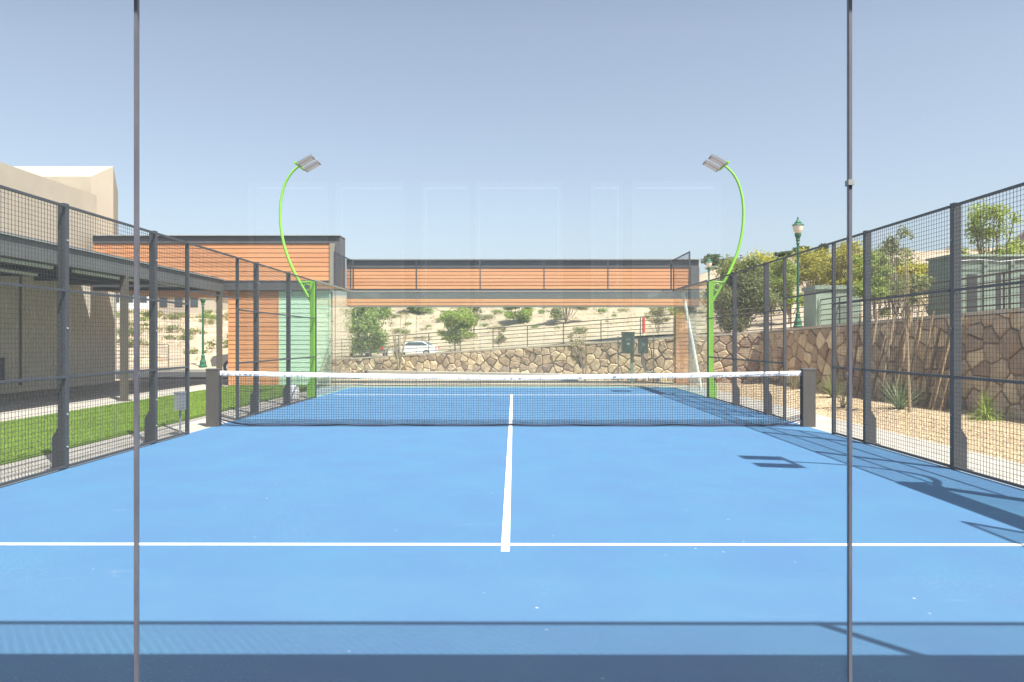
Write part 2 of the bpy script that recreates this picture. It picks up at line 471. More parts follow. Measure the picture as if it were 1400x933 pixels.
# far ridge on the right
mb = MB(); n = 60
for i in range(n + 1):
    t = i / n; ang = R(16 + 60 * t)
    hgt = (172 + 62 * sstep(0.24, 0.42, t)) * (0.93 + .05 * math.sin(i * .9) + .025 * math.sin(i * 2.3)) * sstep(.06, .19, t)
    for k, (rr, f) in enumerate(((1000, 0.0), (1200, .45), (1400, .85), (1550, 1.0), (1750, .8), (2200, 0))):
        jig = 1 + .08 * math.sin(i * 1.7 + k * 2.1) + .05 * math.sin(i * 3.1 + k)
        mb.v.append((math.sin(ang) * rr, math.cos(ang) * rr, hgt * f * jig - 2))
for i in range(n):
    for k in range(5):
        a = i * 6 + k; mb.f.append((a, a + 6, a + 7, a + 1))
struct('mountain', mb, m_mount)

# ------------------------------------------------------------------ stone retaining walls
def clip(poly, nx, ny, c):
    out = []
    for i in range(len(poly)):
        a, b = poly[i], poly[(i + 1) % len(poly)]
        da, db = a[0] * nx + a[1] * ny - c, b[0] * nx + b[1] * ny - c
        if da <= 0: out.append(a)
        if (da < 0) != (db < 0) and abs(da - db) > 1e-12:
            t = da / (da - db); out.append((a[0] + (b[0] - a[0]) * t, a[1] + (b[1] - a[1]) * t))
    return out
def stone_wall(P0, P1, z0, z1, side, pitch, label, seed):
    rs = random.Random(seed)
    d = (P1 - P0); Ln = d.length; d.normalize()
    nrm = Vector((d.y, -d.x)) * side
    th = thing('stone_wall', label, 'wall', ((P0.x + P1.x) / 2, (P0.y + P1.y) / 2, 0))
    topz = lambda s_: z0 + (z1 - z0) * s_ / Ln
    def W(s_, z, o):
        return (P0.x + d.x * s_ + nrm.x * o, P0.y + d.y * s_ + nrm.y * o, z)
    def slab(o0, o1, za, zb0, zb1):
        return MB().add([W(0, za, o0), W(Ln, za, o0), W(Ln, za, o1), W(0, za, o1), W(0, zb0, o0), W(Ln, zb1, o0), W(Ln, zb1, o1), W(0, zb0, o1)],
                        [(0, 1, 2, 3), (4, 5, 6, 7), (0, 1, 5, 4), (1, 2, 6, 5), (2, 3, 7, 6), (3, 0, 4, 7)])
    slab(-.38, 0, -.1, z0 - .05, z1 - .05).build('mortar', m_mortar, th)
    cp = MB().add([W(0, z0 - .05, -.40), W(Ln, z1 - .05, -.40), W(Ln, z1 - .05, .05), W(0, z0 - .05, .05), W(0, z0 + .02, -.40), W(Ln, z1 + .02, -.40), W(Ln, z1 + .02, .05), W(0, z0 + .02, .05)],
                  [(0, 1, 2, 3), (4, 5, 6, 7), (0, 1, 5, 4), (1, 2, 6, 5), (2, 3, 7, 6), (3, 0, 4, 7)])
    cp.build('coping', m_cap, th)
    seeds = []; row = 0; zz = 0.0
    hmax = max(z0, z1)
    tries = int(Ln * (hmax + pitch) / pitch ** 2 * 14)
    for _ in range(tries):
        q = (rs.uniform(-pitch * .3, Ln + pitch * .3), rs.uniform(-.2 * pitch, hmax + .2 * pitch))
        mind = pitch * rs.choice((.55, .72, .85, 1.0))
        if all(((q[0] - c) * .80) ** 2 + ((q[1] - e) * 1.12) ** 2 > mind * mind for c, e in seeds): seeds.append(q)
    for i, (a, b) in enumerate(seeds):
        poly = [(max(0, a - pitch * 1.6), max(-.05, b - pitch * 1.4)), (min(Ln, a + pitch * 1.6), max(-.05, b - pitch * 1.4)),
                (min(Ln, a + pitch * 1.6), b + pitch * 1.4), (max(0, a - pitch * 1.6), b + pitch * 1.4)]
        # stay under the coping
        sl = (z1 - z0) / Ln
        poly = clip(poly, -sl, 1, z0 - .06)
        for j, (c, e) in enumerate(seeds):
            if i == j or abs(c - a) > 3.2 * pitch or abs(e - b) > 3 * pitch: continue
            nx, ny = c - a, e - b; q = math.hypot(nx, ny)
            if q < 1e-6: poly = []; break
            nx /= q; ny /= q
            poly = clip(poly, nx, ny, (a + c) / 2 * nx + (b + e) / 2 * ny - .007)
            if len(poly) < 3: break
        if len(poly) < 3: continue
        ar = abs(sum(poly[k][0] * poly[(k + 1) % len(poly)][1] - poly[(k + 1) % len(poly)][0] * poly[k][1] for k in range(len(poly)))) / 2
        if ar < .006: continue
        cx = sum(p[0] for p in poly) / len(poly); cz = sum(p[1] for p in poly) / len(poly)
        # roughen the outline: split long edges
        rp = []
        for k in range(len(poly)):
            p, q = poly[k], poly[(k + 1) % len(poly)]
            rp.append((p[0] + (cx - p[0]) * rs.uniform(.01, .09), p[1] + (cz - p[1]) * rs.uniform(.01, .09)))
            if math.hypot(q[0] - p[0], q[1] - p[1]) > pitch * .45:
                mx_, mz = (p[0] + q[0]) / 2, (p[1] + q[1]) / 2; k_ = rs.uniform(0.0, .07)
                rp.append((mx_ + (cx - mx_) * k_, mz + (cz - mz) * k_))
        poly = rp; m = len(poly); dep = rs.uniform(.035, .085)
        b_ = MB()
        vs_ = [W(p[0], p[1], -.01) for p in poly] + [W(p[0], p[1], dep * .6) for p in poly]
        vs_ += [W(cx + (p[0] - cx) * .87, cz + (p[1] - cz) * .87, dep * rs.uniform(.80, 1.15)) for p in poly] + [W(cx, cz, dep * rs.uniform(.95, 1.15))]
        fs = []
        for k in range(m):
            k2 = (k + 1) % m
            fs += [(k, k2, k2 + m, k + m), (k + m, k2 + m, k2 + 2 * m, k + 2 * m), (k + 2 * m, k2 + 2 * m, 3 * m)]
        b_.add(vs_, fs).build('stone', m_stone, th)
    return th
stone_wall(WA, WB, 0.52, 1.78, 1, .37, 'tan rubble stone retaining wall running behind the far glass, rising to its right', 3)
stone_wall(WB, WC, 1.78, 2.10, 1, .44, 'tall rubble stone retaining wall along the gravel bed', 5)

# ------------------------------------------------------------------ pipe railings on the walls
def railing(pts, hts, hgt, nr, label, step=1.6, r=.02):
    th = thing('pipe_railing', label, 'railing', (*pts[0], hts[0]))
    for (a, b, za, zb) in [(pts[i], pts[i + 1], hts[i], hts[i + 1]) for i in range(len(pts) - 1)]:
        Ln = (b - a).length; n = max(1, round(Ln / step))
        for k in range(n + 1):
            p = a.lerp(b, k / n); z = za + (zb - za) * k / n
            MB().tube([(p.x, p.y, z - .15), (p.x, p.y, z + hgt - .02)], r, 6).build('post', m_rail, th)
        for k in range(nr):
            h = hgt * (1 - k / nr)
            MB().tube([(a.x, a.y, za + h), (b.x, b.y, zb + h)], r if k == 0 else r * .7, 6).build('rail', m_rail, th)
    return th
off = Vector((.25, .32))
railing([WA + off, WB + off + Vector((.2, 0)), WC + Vector((.6, 0))], [.50, 1.72, 1.92], 0.92, 6, 'dark brown six-rail pipe railing on top of the stone wall')
railing([Vector((-24, 33.5)), Vector((-17.4, 33.5))], [0.28, 0.28], 1.0, 6, 'short brown pipe railing ending by the road under the hillside', 2.2)

# ------------------------------------------------------------------ court enclosure: wire mesh side fences
def mesh_grid(y0, y1, z0, z1, x, pitch=.05, t=.0042, axis='y'):
    m_ = MB()
    n = max(2, round((y1 - y0) / pitch)); k = max(2, round((z1 - z0) / pitch))
    for i in range(1, n):
        y = y0 + (y1 - y0) * i / n
        if axis == 'y': m_.box(x - t / 2, x + t / 2, y - t / 2, y + t / 2, z0, z1)
        else: m_.box(y - t / 2, y + t / 2, x - t / 2, x + t / 2, z0, z1)
    for i in range(1, k):
        z = z0 + (z1 - z0) * i / k
        if axis == 'y': m_.box(x + t / 2, x + 1.5 * t, y0, y1, z - t / 2, z + t / 2)
        else: m_.box(y0, y1, x + t / 2, x + 1.5 * t, z - t / 2, z + t / 2)
    return m_
def side_fence(sg, label):
    th = thing('court_fence', label, 'fence', (sg * 5.03, 10, 0))
    X = sg * 5.03
    for y in (6.0, 8.0, 12.0, 14.0):
        p = MB().box(min(X, X + sg * .085), max(X, X + sg * .085), y - .038, y + .038, -.02, 3.02).build('post', m_steel, th)
        xo, x1 = X + sg * .086, X + sg * .155
        MB().prism([(xo, -.01), (x1, -.01), (x1, .36), (xo, .47)], 'y', y - .03, y + .03).build('foot_bracket', m_steel, p)
        MB().box(min(X, X + sg * .2), max(X, X + sg * .2), y - .07, y + .07, -.012, .004).build('base_plate', m_steel, p)
        for z in (.25, .62, 1.6, 2.6):
            MB().tube([(X - sg * .002, y, z), (X - sg * .012, y, z)], .011, 8).build('bolt', m_grey, p)
    for y in (9.0, 11.0):
        MB().box(min(X, X + sg * .05), max(X, X + sg * .05), y - .025, y + .025, -.02, 3.0).build('door_post', m_steel, th)
    def rail(y0, y1, z):
        MB().box(X - .014, X + .014, y0, y1, z - .014, z + .014).build('rail', m_steel, th)
    bays = [(4.07, 5.962), (6.038, 7.962), (8.038, 8.975), (11.025, 11.962), (12.038, 13.962), (14.038, 15.93)]
    for (a, b) in bays:
        for z in (.03, 1.05, 2.03, 2.985): rail(a, b, z)
        mesh_grid(a, b, .03, 2.985, X, t=.0033).build('mesh_panel', m_wire, th, kind='stuff')
    for z in (2.24, 2.985): rail(9.025, 10.975, z)
    mesh_grid(9.025, 10.975, 2.24, 2.985, X, t=.0033).build('mesh_panel', m_wire, th, kind='stuff')
    return th
side_fence(-1, 'black wire mesh court fence beside the green lawn')
side_fence(1, 'black wire mesh court fence beside the gravel and stone wall')

# ------------------------------------------------------------------ glass walls with mesh above
def glass_run(name, label, axis, c0, c1, fixed, outw, mg, mesh_from, near=False, mesh_posts=None):
    """panes 3 m high every 2 m along `axis` from c0 to c1 at coordinate `fixed`; cap plate outwards; mesh 3-4 m over [mesh_from]"""
    th = thing(name, label, 'glass wall', (fixed, (c0 + c1) / 2, 0) if axis == 'y' else ((c0 + c1) / 2, fixed, 0))
    def bx(m_, a, b, o0, o1, z0, z1):
        lo, hi = min(fixed + o0, fixed + o1), max(fixed + o0, fixed + o1)
        return m_.box(lo, hi, a, b, z0, z1) if axis == 'y' else m_.box(a, b, lo, hi, z0, z1)
    n = round((c1 - c0) / 2)
    for i in range(n):
        a, b = c0 + i * 2 + .006, c0 + i * 2 + 1.994
        bx(MB(), a, b, 0, outw * .012, .02, 2.985).build('glass_pane', mg, th)
    for i in range(1, n):
        y = c0 + i * 2
        bx(MB(), y - .0042, y + .0042, -outw * .001, outw * .013, .02, 2.98).build('seal', m_seal, th)
        if near and y > 0 and y < 2:
            bx(MB(), y - .008, y + .008, -outw * .004, outw * .018, 1.89, 1.905).build('clip', m_grey, th)
    bx(MB(), c0, c1, -outw * .01, outw * .022, -.012, .0195).build('base_channel', m_grey if near else m_glassedge, th)
    bx(MB(), c0, c1, -outw * .02, outw * .27, 2.99, 3.03).build('cap_plate', m_trimlight, th)
    a, b = mesh_from
    bx(MB(), a, b, 0, outw * .03, 3.97, 4.0).build('rail', m_steel, th)
    bx(MB(), a, b, 0, outw * .03, 3.031, 3.06).build('rail', m_steel, th)
    for y in (mesh_posts or [a, b]):
        bx(MB(), y - .02, y + .02, -outw * .002, outw * .036, 3.031, 4.003).build('post', m_steel, th)
    mesh_grid(a, b, 3.06, 3.97, fixed + outw * .015, t=.0033, axis=axis).build('mesh_panel', m_wire, th, kind='stuff')
    return th
glass_run('glass_wall', 'clear glass end wall in front of the near service box', 'x', -5, 5, -.02, -1, m_glass_near, (-5, 5), True, [-4.98, -3, 3, 4.98])
glass_run('glass_wall', 'clear glass end wall with mesh top at the far end of the court', 'x', -5, 5, 20.02, 1, m_glass, (-5, 5), False, [-4.98, -3, -1, 1, 3, 4.98])
glass_run('side_glass_wall', 'glass side panels at the far corner next to the mint wall', 'y', 16.06, 20.0, -5.03, -1, m_glass, (18.0, 20.0))
glass_run('side_glass_wall', 'glass side panels at the far corner next to the slanted white bar', 'y', 16.06, 20.0, 5.03, 1, m_glass, (18.0, 20.0))
glass_run('side_glass_wall', 'glass side panels at the near corner on the lawn side', 'y', 0.0, 3.94, -5.03, -1, m_glass, (0.0, 2.0))
glass_run('side_glass_wall', 'glass side panels at the near corner on the gravel side', 'y', 0.0, 3.94, 5.03, 1, m_glass, (0.0, 2.0))
# ------------------------------------------------------------------ lime green floodlight poles
def light_pole(sg, y, label):
    th = thing('light_pole', label, 'light pole', (sg * 5.03, y, 0), 0, 'lime green floodlight poles')
    s_ = sg
    def bx(x0, x1, y0, y1, z0, z1): return MB().box(min(s_ * x0, s_ * x1), max(s_ * x0, s_ * x1), y0, y1, z0, z1)
    post = bx(.0, .02, -.05, .05, -.01, 3.0)
    post.box(min(s_ * .021, s_ * .12), max(s_ * .021, s_ * .12), -.05, -.034, -.01, 3.0).box(min(s_ * .021, s_ * .12), max(s_ * .021, s_ * .12), .034, .05, -.01, 3.0)
    p = post.build('post', m_green, th, local=True)
    MB().prism([(s_ * .121, -.01), (s_ * .2, -.01), (s_ * .2, .34), (s_ * .121, .44)], 'y', -.048, .048).build('foot_bracket', m_green, p, local=True)
    # lattice web inside the channel
    wb = MB(); z = .2
    while z < 2.7:
        wb.bar((s_ * .03, -.02, z), (s_ * .11, -.02, z + .28), .012, .02); z += .28
        wb.bar((s_ * .11, -.02, z), (s_ * .03, -.02, z + .28), .012, .02); z += .28
    wb.build('web', m_green, p, local=True)
    MB().box(*sorted((s_ * -.032, s_ * -.001)), -.024, .024, -.01, 2.985).build('frame_post', m_steel, th, local=True)
    MB().tube([(s_ * .08, 0, 2.42), (s_ * .32, 0, 2.84), (s_ * .40, 0, 2.985)], .034, 8).build('bracket', m_green, th, local=True)
    MB().tube([(s_ * (.215 + .085 * math.cos(q * .5236)), 0, 2.83 + .085 * math.sin(q * .5236)) for q in range(13)], .018, 6).build('gusset_ring', m_green, th, local=True)
    MB().tube([(s_ * .0, 0, 2.94), (s_ * .16, 0, 2.97), (s_ * .38, 0, 2.95)], .026, 8).build('bracket', m_green, th, local=True)
    ctrl = [(.36, 2.90), (.50, 3.15), (.64, 3.45), (.78, 3.85), (.87, 4.30), (.895, 4.75), (.86, 5.15), (.76, 5.5), (.62, 5.74), (.46, 5.90), (.40, 5.93)]
    pts = []
    for i in range(len(ctrl) - 1):
        for k in range(3):
            t = k / 3; a = [ctrl[max(0, i - 1)], ctrl[i], ctrl[i + 1], ctrl[min(len(ctrl) - 1, i + 2)]]
            pts.append(tuple(.5 * (2 * a[1][q] + (a[2][q] - a[0][q]) * t + (2 * a[0][q] - 5 * a[1][q] + 4 * a[2][q] - a[3][q]) * t * t
                                   + (3 * a[1][q] - a[0][q] - 3 * a[2][q] + a[3][q]) * t ** 3) for q in (0, 1)))
    pts.append(ctrl[-1])
    MB().tube([(s_ * x, 0, z) for x, z in pts], [.038 - .010 * i / len(pts) for i in range(len(pts))], 8).build('arm', m_green, th, local=True, smooth=True)
    dy = 1 if y < 10 else -1
    MB().bar((s_ * .39, -.40, 5.93), (s_ * .39, .40, 5.93), .05, .05).build('crossbar', m_green, th, local=True)
    MB().bar((s_ * .42, 0, 5.92), (s_ * .44, 0, 6.06), .05, .03).build('lug', m_green, th, local=True)
    for k in range(2):
        ax = Vector((-s_ * .87, 0, .50)).normalized(); ay = Vector((0, 1, 0)); az = Vector((-s_ * .50, 0, -.87)).normalized()
        c = Vector((s_ * .33, (-.27, .27)[k], 5.89))
        def blk(a0, a1, b0, b1, c0, c1):
            vs_ = [c + ax * a + ay * b + az * e for e in (c0, c1) for a, b in ((a0, b0), (a1, b0), (a1, b1), (a0, b1))]
            return MB().add(vs_, [(0, 1, 2, 3), (4, 5, 6, 7), (0, 1, 5, 4), (1, 2, 6, 5), (2, 3, 7, 6), (3, 0, 4, 7)])
        h = blk(0, .42, -.13, .13, -.04, .03).build('floodlight', m_lampbody, th, local=True)
        blk(.03, .39, -.11, .11, .0302, .036).build('lens', m_lampface, h, local=True)
        hs = MB()
        for i in range(6):
            b0 = blk(.04 + .05 * i, .052 + .05 * i, -.10, .10, -.075, -.0402); hs.add(b0.v, b0.f)
        hs.build('cooling_fin', m_lampbody, h, local=True, kind='stuff')
        MB().bar(c + ax * .05 + az * -.02, (s_ * .39, c.y, 5.93), .04, .04).build('yoke', m_lampbody, h, local=True)
    return th
light_pole(-1, 16.0, 'lime green curved floodlight pole in front of the mint wall')
light_pole(1, 16.0, 'lime green curved floodlight pole in front of the olive tree')
light_pole(-1, 4.0, 'lime green curved floodlight pole at the near end of the lawn')
light_pole(1, 4.0, 'lime green curved floodlight pole at the near end of the gravel')

# ------------------------------------------------------------------ the net
th = thing('court_net', 'black court net with white top band between two dark posts', 'net', (0, 10, 0))
def topz(x): return .865 + .075 * (abs(x) / 4.95) ** 1.4
for s_ in (-1, 1):
    p = MB().box(*sorted((s_ * 4.96, s_ * 5.17)), 9.93, 10.07, -.015, .965).build('net_post', m_netpost, th)
    MB().box(*sorted((s_ * 4.955, s_ * 5.175)), 9.925, 10.075, .9652, .985).build('post_cap', m_trim, p)
net = MB(); n = 236
for i in range(n + 1):
    x = -4.94 + 9.88 * i / n; jx = .006 * math.sin(i * 1.7)
    lift = .10 * max(0, (abs(x) - 4.4) / .55) ** 2
    net.bar((x, 10, .03 + lift), (x + jx, 10 + .01 * math.sin(i * .13), topz(x) - .03), .0048, .0048)
for k in range(1, 20):
    pr = None
    for i in range(0, 41):
        x = -4.94 + 9.88 * i / 40; lift = .10 * max(0, (abs(x) - 4.4) / .55) ** 2
        z = .03 + lift + (topz(x) - .06 - lift) * k / 20
        q = (x, 10.002, z + .003 * math.sin(i * 1.3 + k))
        if pr: net.bar(pr, q, .0048, .0048)
        pr = q
for i in range(2 * n + 1):
    x = -4.94 + 9.88 * i / (2 * n); lift = .10 * max(0, (abs(x) - 4.4) / .55) ** 2
    net.bar((x, 9.985, .02 + lift), (x + .008, 9.99, .115 + lift), .0045, .0045)
for k in range(5):
    pr = None
    for i in range(41):
        x = -4.94 + 9.88 * i / 40; lift = .10 * max(0, (abs(x) - 4.4) / .55) ** 2
        q = (x, 9.983, .03 + .02 * k + lift + .004 * math.sin(i * 1.9 + k))
        if pr: net.bar(pr, q, .0045, .0045)
        pr = q
net.build('net_mesh', m_netcord, th, kind='stuff')
band = MB(); K = 120
for i in range(K + 1):
    x = -4.955 + 9.91 * i / K; z = topz(x); wv = .004 * math.sin(i * .9) + .003 * math.sin(i * 2.3)
    band.v += [(x, 9.990 + wv, z - .072), (x, 9.984 + wv, z - .03), (x, 9.988 + wv, z - .003), (x, 10.0, z + .006), (x, 10.012 + wv, z - .003), (x, 10.014 + wv, z - .072)]
for i in range(K):
    for k in range(5):
        a = i * 6 + k; band.f.append((a, a + 6, a + 7, a + 1))
bo = band.build('top_band', m_band, th, smooth=True)
# printed marks and creases on the band (illegible at this distance): strokes of ink on the tape face
rs = random.Random(11); pm = MB(); x = -4.92
while x < 4.92:
    dens = 1.0 if (x < -4.2 or x > 3.4) else .35
    if rs.random() < dens:
        z = topz(x) - .045; hh = rs.uniform(.008, .028); sl = rs.uniform(-.03, .03); ln = rs.uniform(.01, .055)
        y = 9.978
        pm.bar((x, y, z - hh * .5), (x + sl, y, z + hh * .5), .002, .008, up=(1, 0, 0))
        if rs.random() < .6: pm.bar((x, y + .0004, z + hh * .5), (x + ln, y + .0004, z + hh * .5 + rs.uniform(-.01, .01)), .002, .006)
        if rs.random() < .4: pm.bar((x, y + .0008, z), (x + ln, y + .0008, z + rs.uniform(-.015, .01)), .002, .006)
    x += rs.uniform(.03, .07) if dens == 1 else rs.uniform(.05, .16)
pm.build('band_print', m_print, bo, kind='stuff')
hem = []
for i in range(61):
    x = -4.94 + 9.88 * i / 60; lift = .10 * max(0, (abs(x) - 4.4) / .55) ** 2
    hem.append((x, 9.99 + .012 * math.sin(i * .7), .022 + lift + .006 * math.sin(i * 1.1)))
MB().tube(hem, .014, 6).build('bottom_hem', m_hem, th, smooth=True)
for s_ in (-1, 1):
    MB().tube([(s_ * 4.95, 10, .10), (s_ * 4.95, 10, .9)], .008, 6).build('lacing_cord', m_netcord, th)
    MB().tube([(s_ * 4.96, 9.96, .11), (s_ * 4.8, 9.95, .03), (s_ * 4.5, 9.93, .012), (s_ * 4.2, 9.95, .012), (s_ * 3.9, 9.97, .02)], .007, 6).build('cord', m_hem, th, smooth=True)

# ------------------------------------------------------------------ orange clad building, left rear
def boards(th, x0, x1, y, z0, z1, m, pitch=.148, name='siding_board'):
    n = max(1, round((z1 - z0) / pitch)); h = (z1 - z0) / n
    for i in range(n):
        a = z0 + i * h
        MB().prism([(y - .026, a + .003), (y - .016, a + h - .006), (y, a + h - .006), (y, a + .003)], 'x', x0, x1).build(name, m, th)
FY = 20.85
th = thing('clad_building', 'orange timber-clad building with dark flat roof edge at the back of the lawn', 'building', (-9, FY, 0))
XL, XR = -13.6, -5.58
MB().box(XL, XR - .3, FY + .001, 21.5, 3.30, 4.62).build('roof_box', m_cladback, th)
boards(th, XL, XR - .34, FY, 3.42, 4.62, m_orange)
MB().box(XL - .02, XR, FY - .05, 21.5, 4.622, 4.86).build('roof_cap', m_trim, th)
MB().box(XL - .02, XR + .02, FY - .12, 21.52, 4.862, 4.89).build('roof_flashing', m_grey, th)
MB().box(XR - .14, XR, FY - .10, 21.5, 3.12, 4.62).build('end_trim', m_trim, th)
MB().box(XR - .339, XR - .141, FY - .06, 21.45, 3.12, 4.62).build('end_reveal', m_trimlight, th)
MB().box(XL, XR - .34, FY - .075, FY + .2, 3.10, 3.415).build('roof_beam', m_trim, th)
MB().box(XL, XR - .4, FY - .09, FY + .21, 3.385, 3.4149).build('beam_flange', m_trim, th)
MB().box(XL, -9.3, FY + .21, 25, 3.12, 3.29).build('soffit', m_orange, th)
MB().box(-9.25, -5.95, FY + .06, 21.3, -.02, 3.10).build('wall_core', m_cladback, th)
boards(th, -9.25, -7.62, FY + .059, .02, 3.10, m_orange)
boards(th, -7.60, -5.95, FY + .059, .02, 3.10, m_mint, name='mint_board')
MB().box(-7.625, -7.595, FY + .02, FY + .06, .02, 3.09).build('corner_trim', m_orange, th)
MB().box(-5.949, -5.90, FY + .0, FY + .1, .02, 3.10).build('corner_trim', m_mint, th)

# ------------------------------------------------------------------ orange clad beam (entry portal) behind the far glass
PY = 21.65
th = thing('clad_portal', 'long orange-clad overhead beam spanning behind the far glass wall', 'canopy', (0, PY, 0))
DP = PY + 2
xa, xb = XR + .02, at(955, DP)
zt, zc, zo, zg, zl = zat(355, DP), zat(367, DP), zat(396, DP), zat(409, DP), zat(420, DP)
MB().box(xa, xb - .29, PY + .001, PY + .5, zl + .03, zc - .002).build('core', m_cladback, th)
boards(th, xa, xb - .29, PY, zo + .005, zc - .004, m_orange, .118)
boards(th, xa, xb - .29, PY, zl + .035, zg - .004, m_orange, .13)
MB().box(xa, xb, PY - .04, PY + .55, zc, zt - .03).build('roof_cap', m_trim, th)
MB().box(xa, xb + .02, PY - .12, PY + .57, zt - .028, zt).build('roof_flashing', m_grey, th)
MB().box(xb - .288, xb, PY - .1, PY + .55, zl, zc - .001).build('end_trim', m_trim, th)
MB().box(xa, xb - .29, PY - .012, PY - .001, zg, zo).build('steel_beam', m_soffit, th)
MB().box(xa, xb - .29, PY - .02, PY + .5, zl, zl + .028).build('soffit_edge', m_trimlight, th)
boards(th, xb - .74, xb - .29, PY + .1, .02, zl - .002, m_orange, .13)
MB().box(xb - .74, xb - .29, PY + .101, PY + .4, -.02, zl - .002).build('column', m_cladback, th)
MB().box(xb - .288, xb - .05, PY + .07, PY + .42, -.02, zl - .002).build('column_trim', m_trimlight, th)

# ------------------------------------------------------------------ tan stucco building and walkway canopy, left
th = thing('stucco_building', 'tan stucco building with tall recessed end block beyond the canopy walkway', 'building', (-17, 12, 0))
WX = -13.95
MB().box(-24, WX, -14, 22.6, -.02, 3.40).build('lower_wall', m_stucco2, th)
MB().box(-24, WX + .05, -14, 21.5, 3.401, 6.32).build('upper_wall', m_stucco, th)
# taller end block with bevelled recess towards the court
x0, x1, z0, z1, yf = -21.0, WX - .03, 3.41, 7.58, 22.62
e = MB()
ins = .36
o_ = [(x0, yf, z0), (x1, yf, z0), (x1, yf, z1), (x0, yf, z1)]
i_ = [(x0 + ins, yf - .7, z0 + ins), (x1 - ins, yf - .7, z0 + ins), (x1 - ins, yf - .7, z1 - ins * 1.45), (x0 + ins, yf - .7, z1 - ins * 1.45)]
e.add(o_ + i_ + [(p[0] - (2.3 if p[0] > -20 else 0), 27, p[2]) for p in o_], [(0, 1, 5, 4), (1, 2, 6, 5), (2, 3, 7, 6), (3, 0, 4, 7), (4, 5, 6, 7),
      (0, 8, 9, 1), (1, 9, 10, 2), (2, 10, 11, 3), (3, 11, 8, 0), (8, 11, 10, 9)])
e.build('end_block', m_stucco, th)
MB().prism([(-20.9, 22.63), (WX, 22.63), (-16.3, 26.9), (-20.9, 26.9)], 'z', -.02, 3.40).build('end_wall', m_stucco2, th)
for k in range(2):
    MB().bar((-16.4 + k * .22, yf - .74, 6.15), (-15.95 + k * .22, yf - .74, 6.85), .03, .10).build('sun_streak', m_white, th)  # white bars standing in for slanted streaks of sunlight on the wall
MB().box(WX + .001, WX + .14, 16.2, 16.55, .75, 1.35).build('meter_box', m_grey, th)
MB().box(WX + .001, WX + .10, 17.0, 17.2, .3, 1.0).build('outlet_box', m_trim, th)
MB().box(WX + .001, WX + .05, 12.6, 12.64, 3.402 - 3.2, 3.3).build('joint_strip', m_trimlight, th)
MB().box(WX + .001, WX + .05, 17.9, 17.94, .2, 3.3).build('joint_strip', m_trimlight, th)
MB().lathe([(.02, 0), (.12, .02), (.13, .1), (.05, .16)], (WX + .30, 15.6, 2.55), 12).build('wall_lamp', m_dark, th)
MB().box(WX + .001, WX + .30, 15.57, 15.63, 2.68, 2.74).build('lamp_arm', m_dark, th)

th = thing('walkway_canopy', 'dark steel walkway canopy on square posts beside the stucco wall', 'canopy', (-10, 9, 0))
MB().box(-9.46, -9.30, -12, FY - .2, 3.03, 3.41).build('edge_beam', m_soffit, th)
MB().box(-9.50, -9.26, -12, FY - .2, 3.411, 3.44).build('beam_flange', m_grey, th)
MB().box(WX + .002, -9.461, -12, FY - .2, 3.42, 3.50).build('roof_deck', m_soffit, th)
for y in np.arange(2.6, FY - .5, 1.45):
    MB().box(WX + .003, -9.462, y - .05, y + .05, 3.22, 3.419).build('joist', m_soffit, th)
for y in (9.2, 15.0, FY - .35):
    p = MB().box(-9.44, -9.30, y - .07, y + .07, -.02, 3.029).build('column', m_column, th)
    MB().box(-9.50, -9.24, y - .13, y + .13, .005, .025).build('base_plate', m_column, p)
for x, y0, y1 in ((-10.6, 8.6, 10.4), (-10.6, 11.2, 14.2), (-10.6, 15.0, 17.6), (-10.2, 17.9, 20.0), (-12.2, 9.0, 12.0), (-12.2, 13.0, 16.0)):
    MB().box(x - .05, x + .05, y0, y1, 3.12, 3.18).build('strip_light', m_white, th)
# ------------------------------------------------------------------ building behind the camera (mirrored in the near glass)
th = thing('clubhouse', 'grey building with tall bright white-backed windows facing the near glass wall', 'building', (0, -5, 0))
BY = -5.0
def bpx(px): return CAM.x + (px - 702.7) * 7.0 / F_PX
wins = [(338, 450), (458, 554), (575, 643), (649, 770), (807, 852), (863, 987)]
cuts = [-9.0] + [c for w_ in wins for c in (bpx(w_[0]), bpx(w_[1]))] + [9.0]
for i in range(0, len(cuts), 2):
    MB().box(cuts[i], cuts[i + 1], BY - .3, BY, -.02, 3.05).build('pier', m_facade, th)
MB().box(-9, 9, BY - .3, BY, 3.051, 6.2).build('wall', m_facade, th)
MB().box(-9, 9, BY - 6, BY - .301, 6.0, 6.2).build('roof', m_facade, th)
for (a, b) in wins:
    a, b = bpx(a), bpx(b)
    MB().box(a, b, BY - .3, BY - .02, -.02, 1.08).build('spandrel', m_facade, th)
    f = MB().box(a, a + .04, BY - .12, BY - .06, 1.081, 3.05).box(b - .04, b, BY - .12, BY - .06, 1.081, 3.05).box(a + .04, b - .04, BY - .12, BY - .06, 3.0, 3.05)
    f = f.build('window', m_white, th)
    MB().box(a + .04, b - .04, BY - .10, BY - .09, 1.09, 3.0).build('pane', m_winglass, f)
    MB().box(a + .045, b - .045, BY - .16, BY - .15, 1.09, 2.99).build('bright_backing', m_winbacking, f)  # white sheet added so the windows mirror bright, in place of interior light

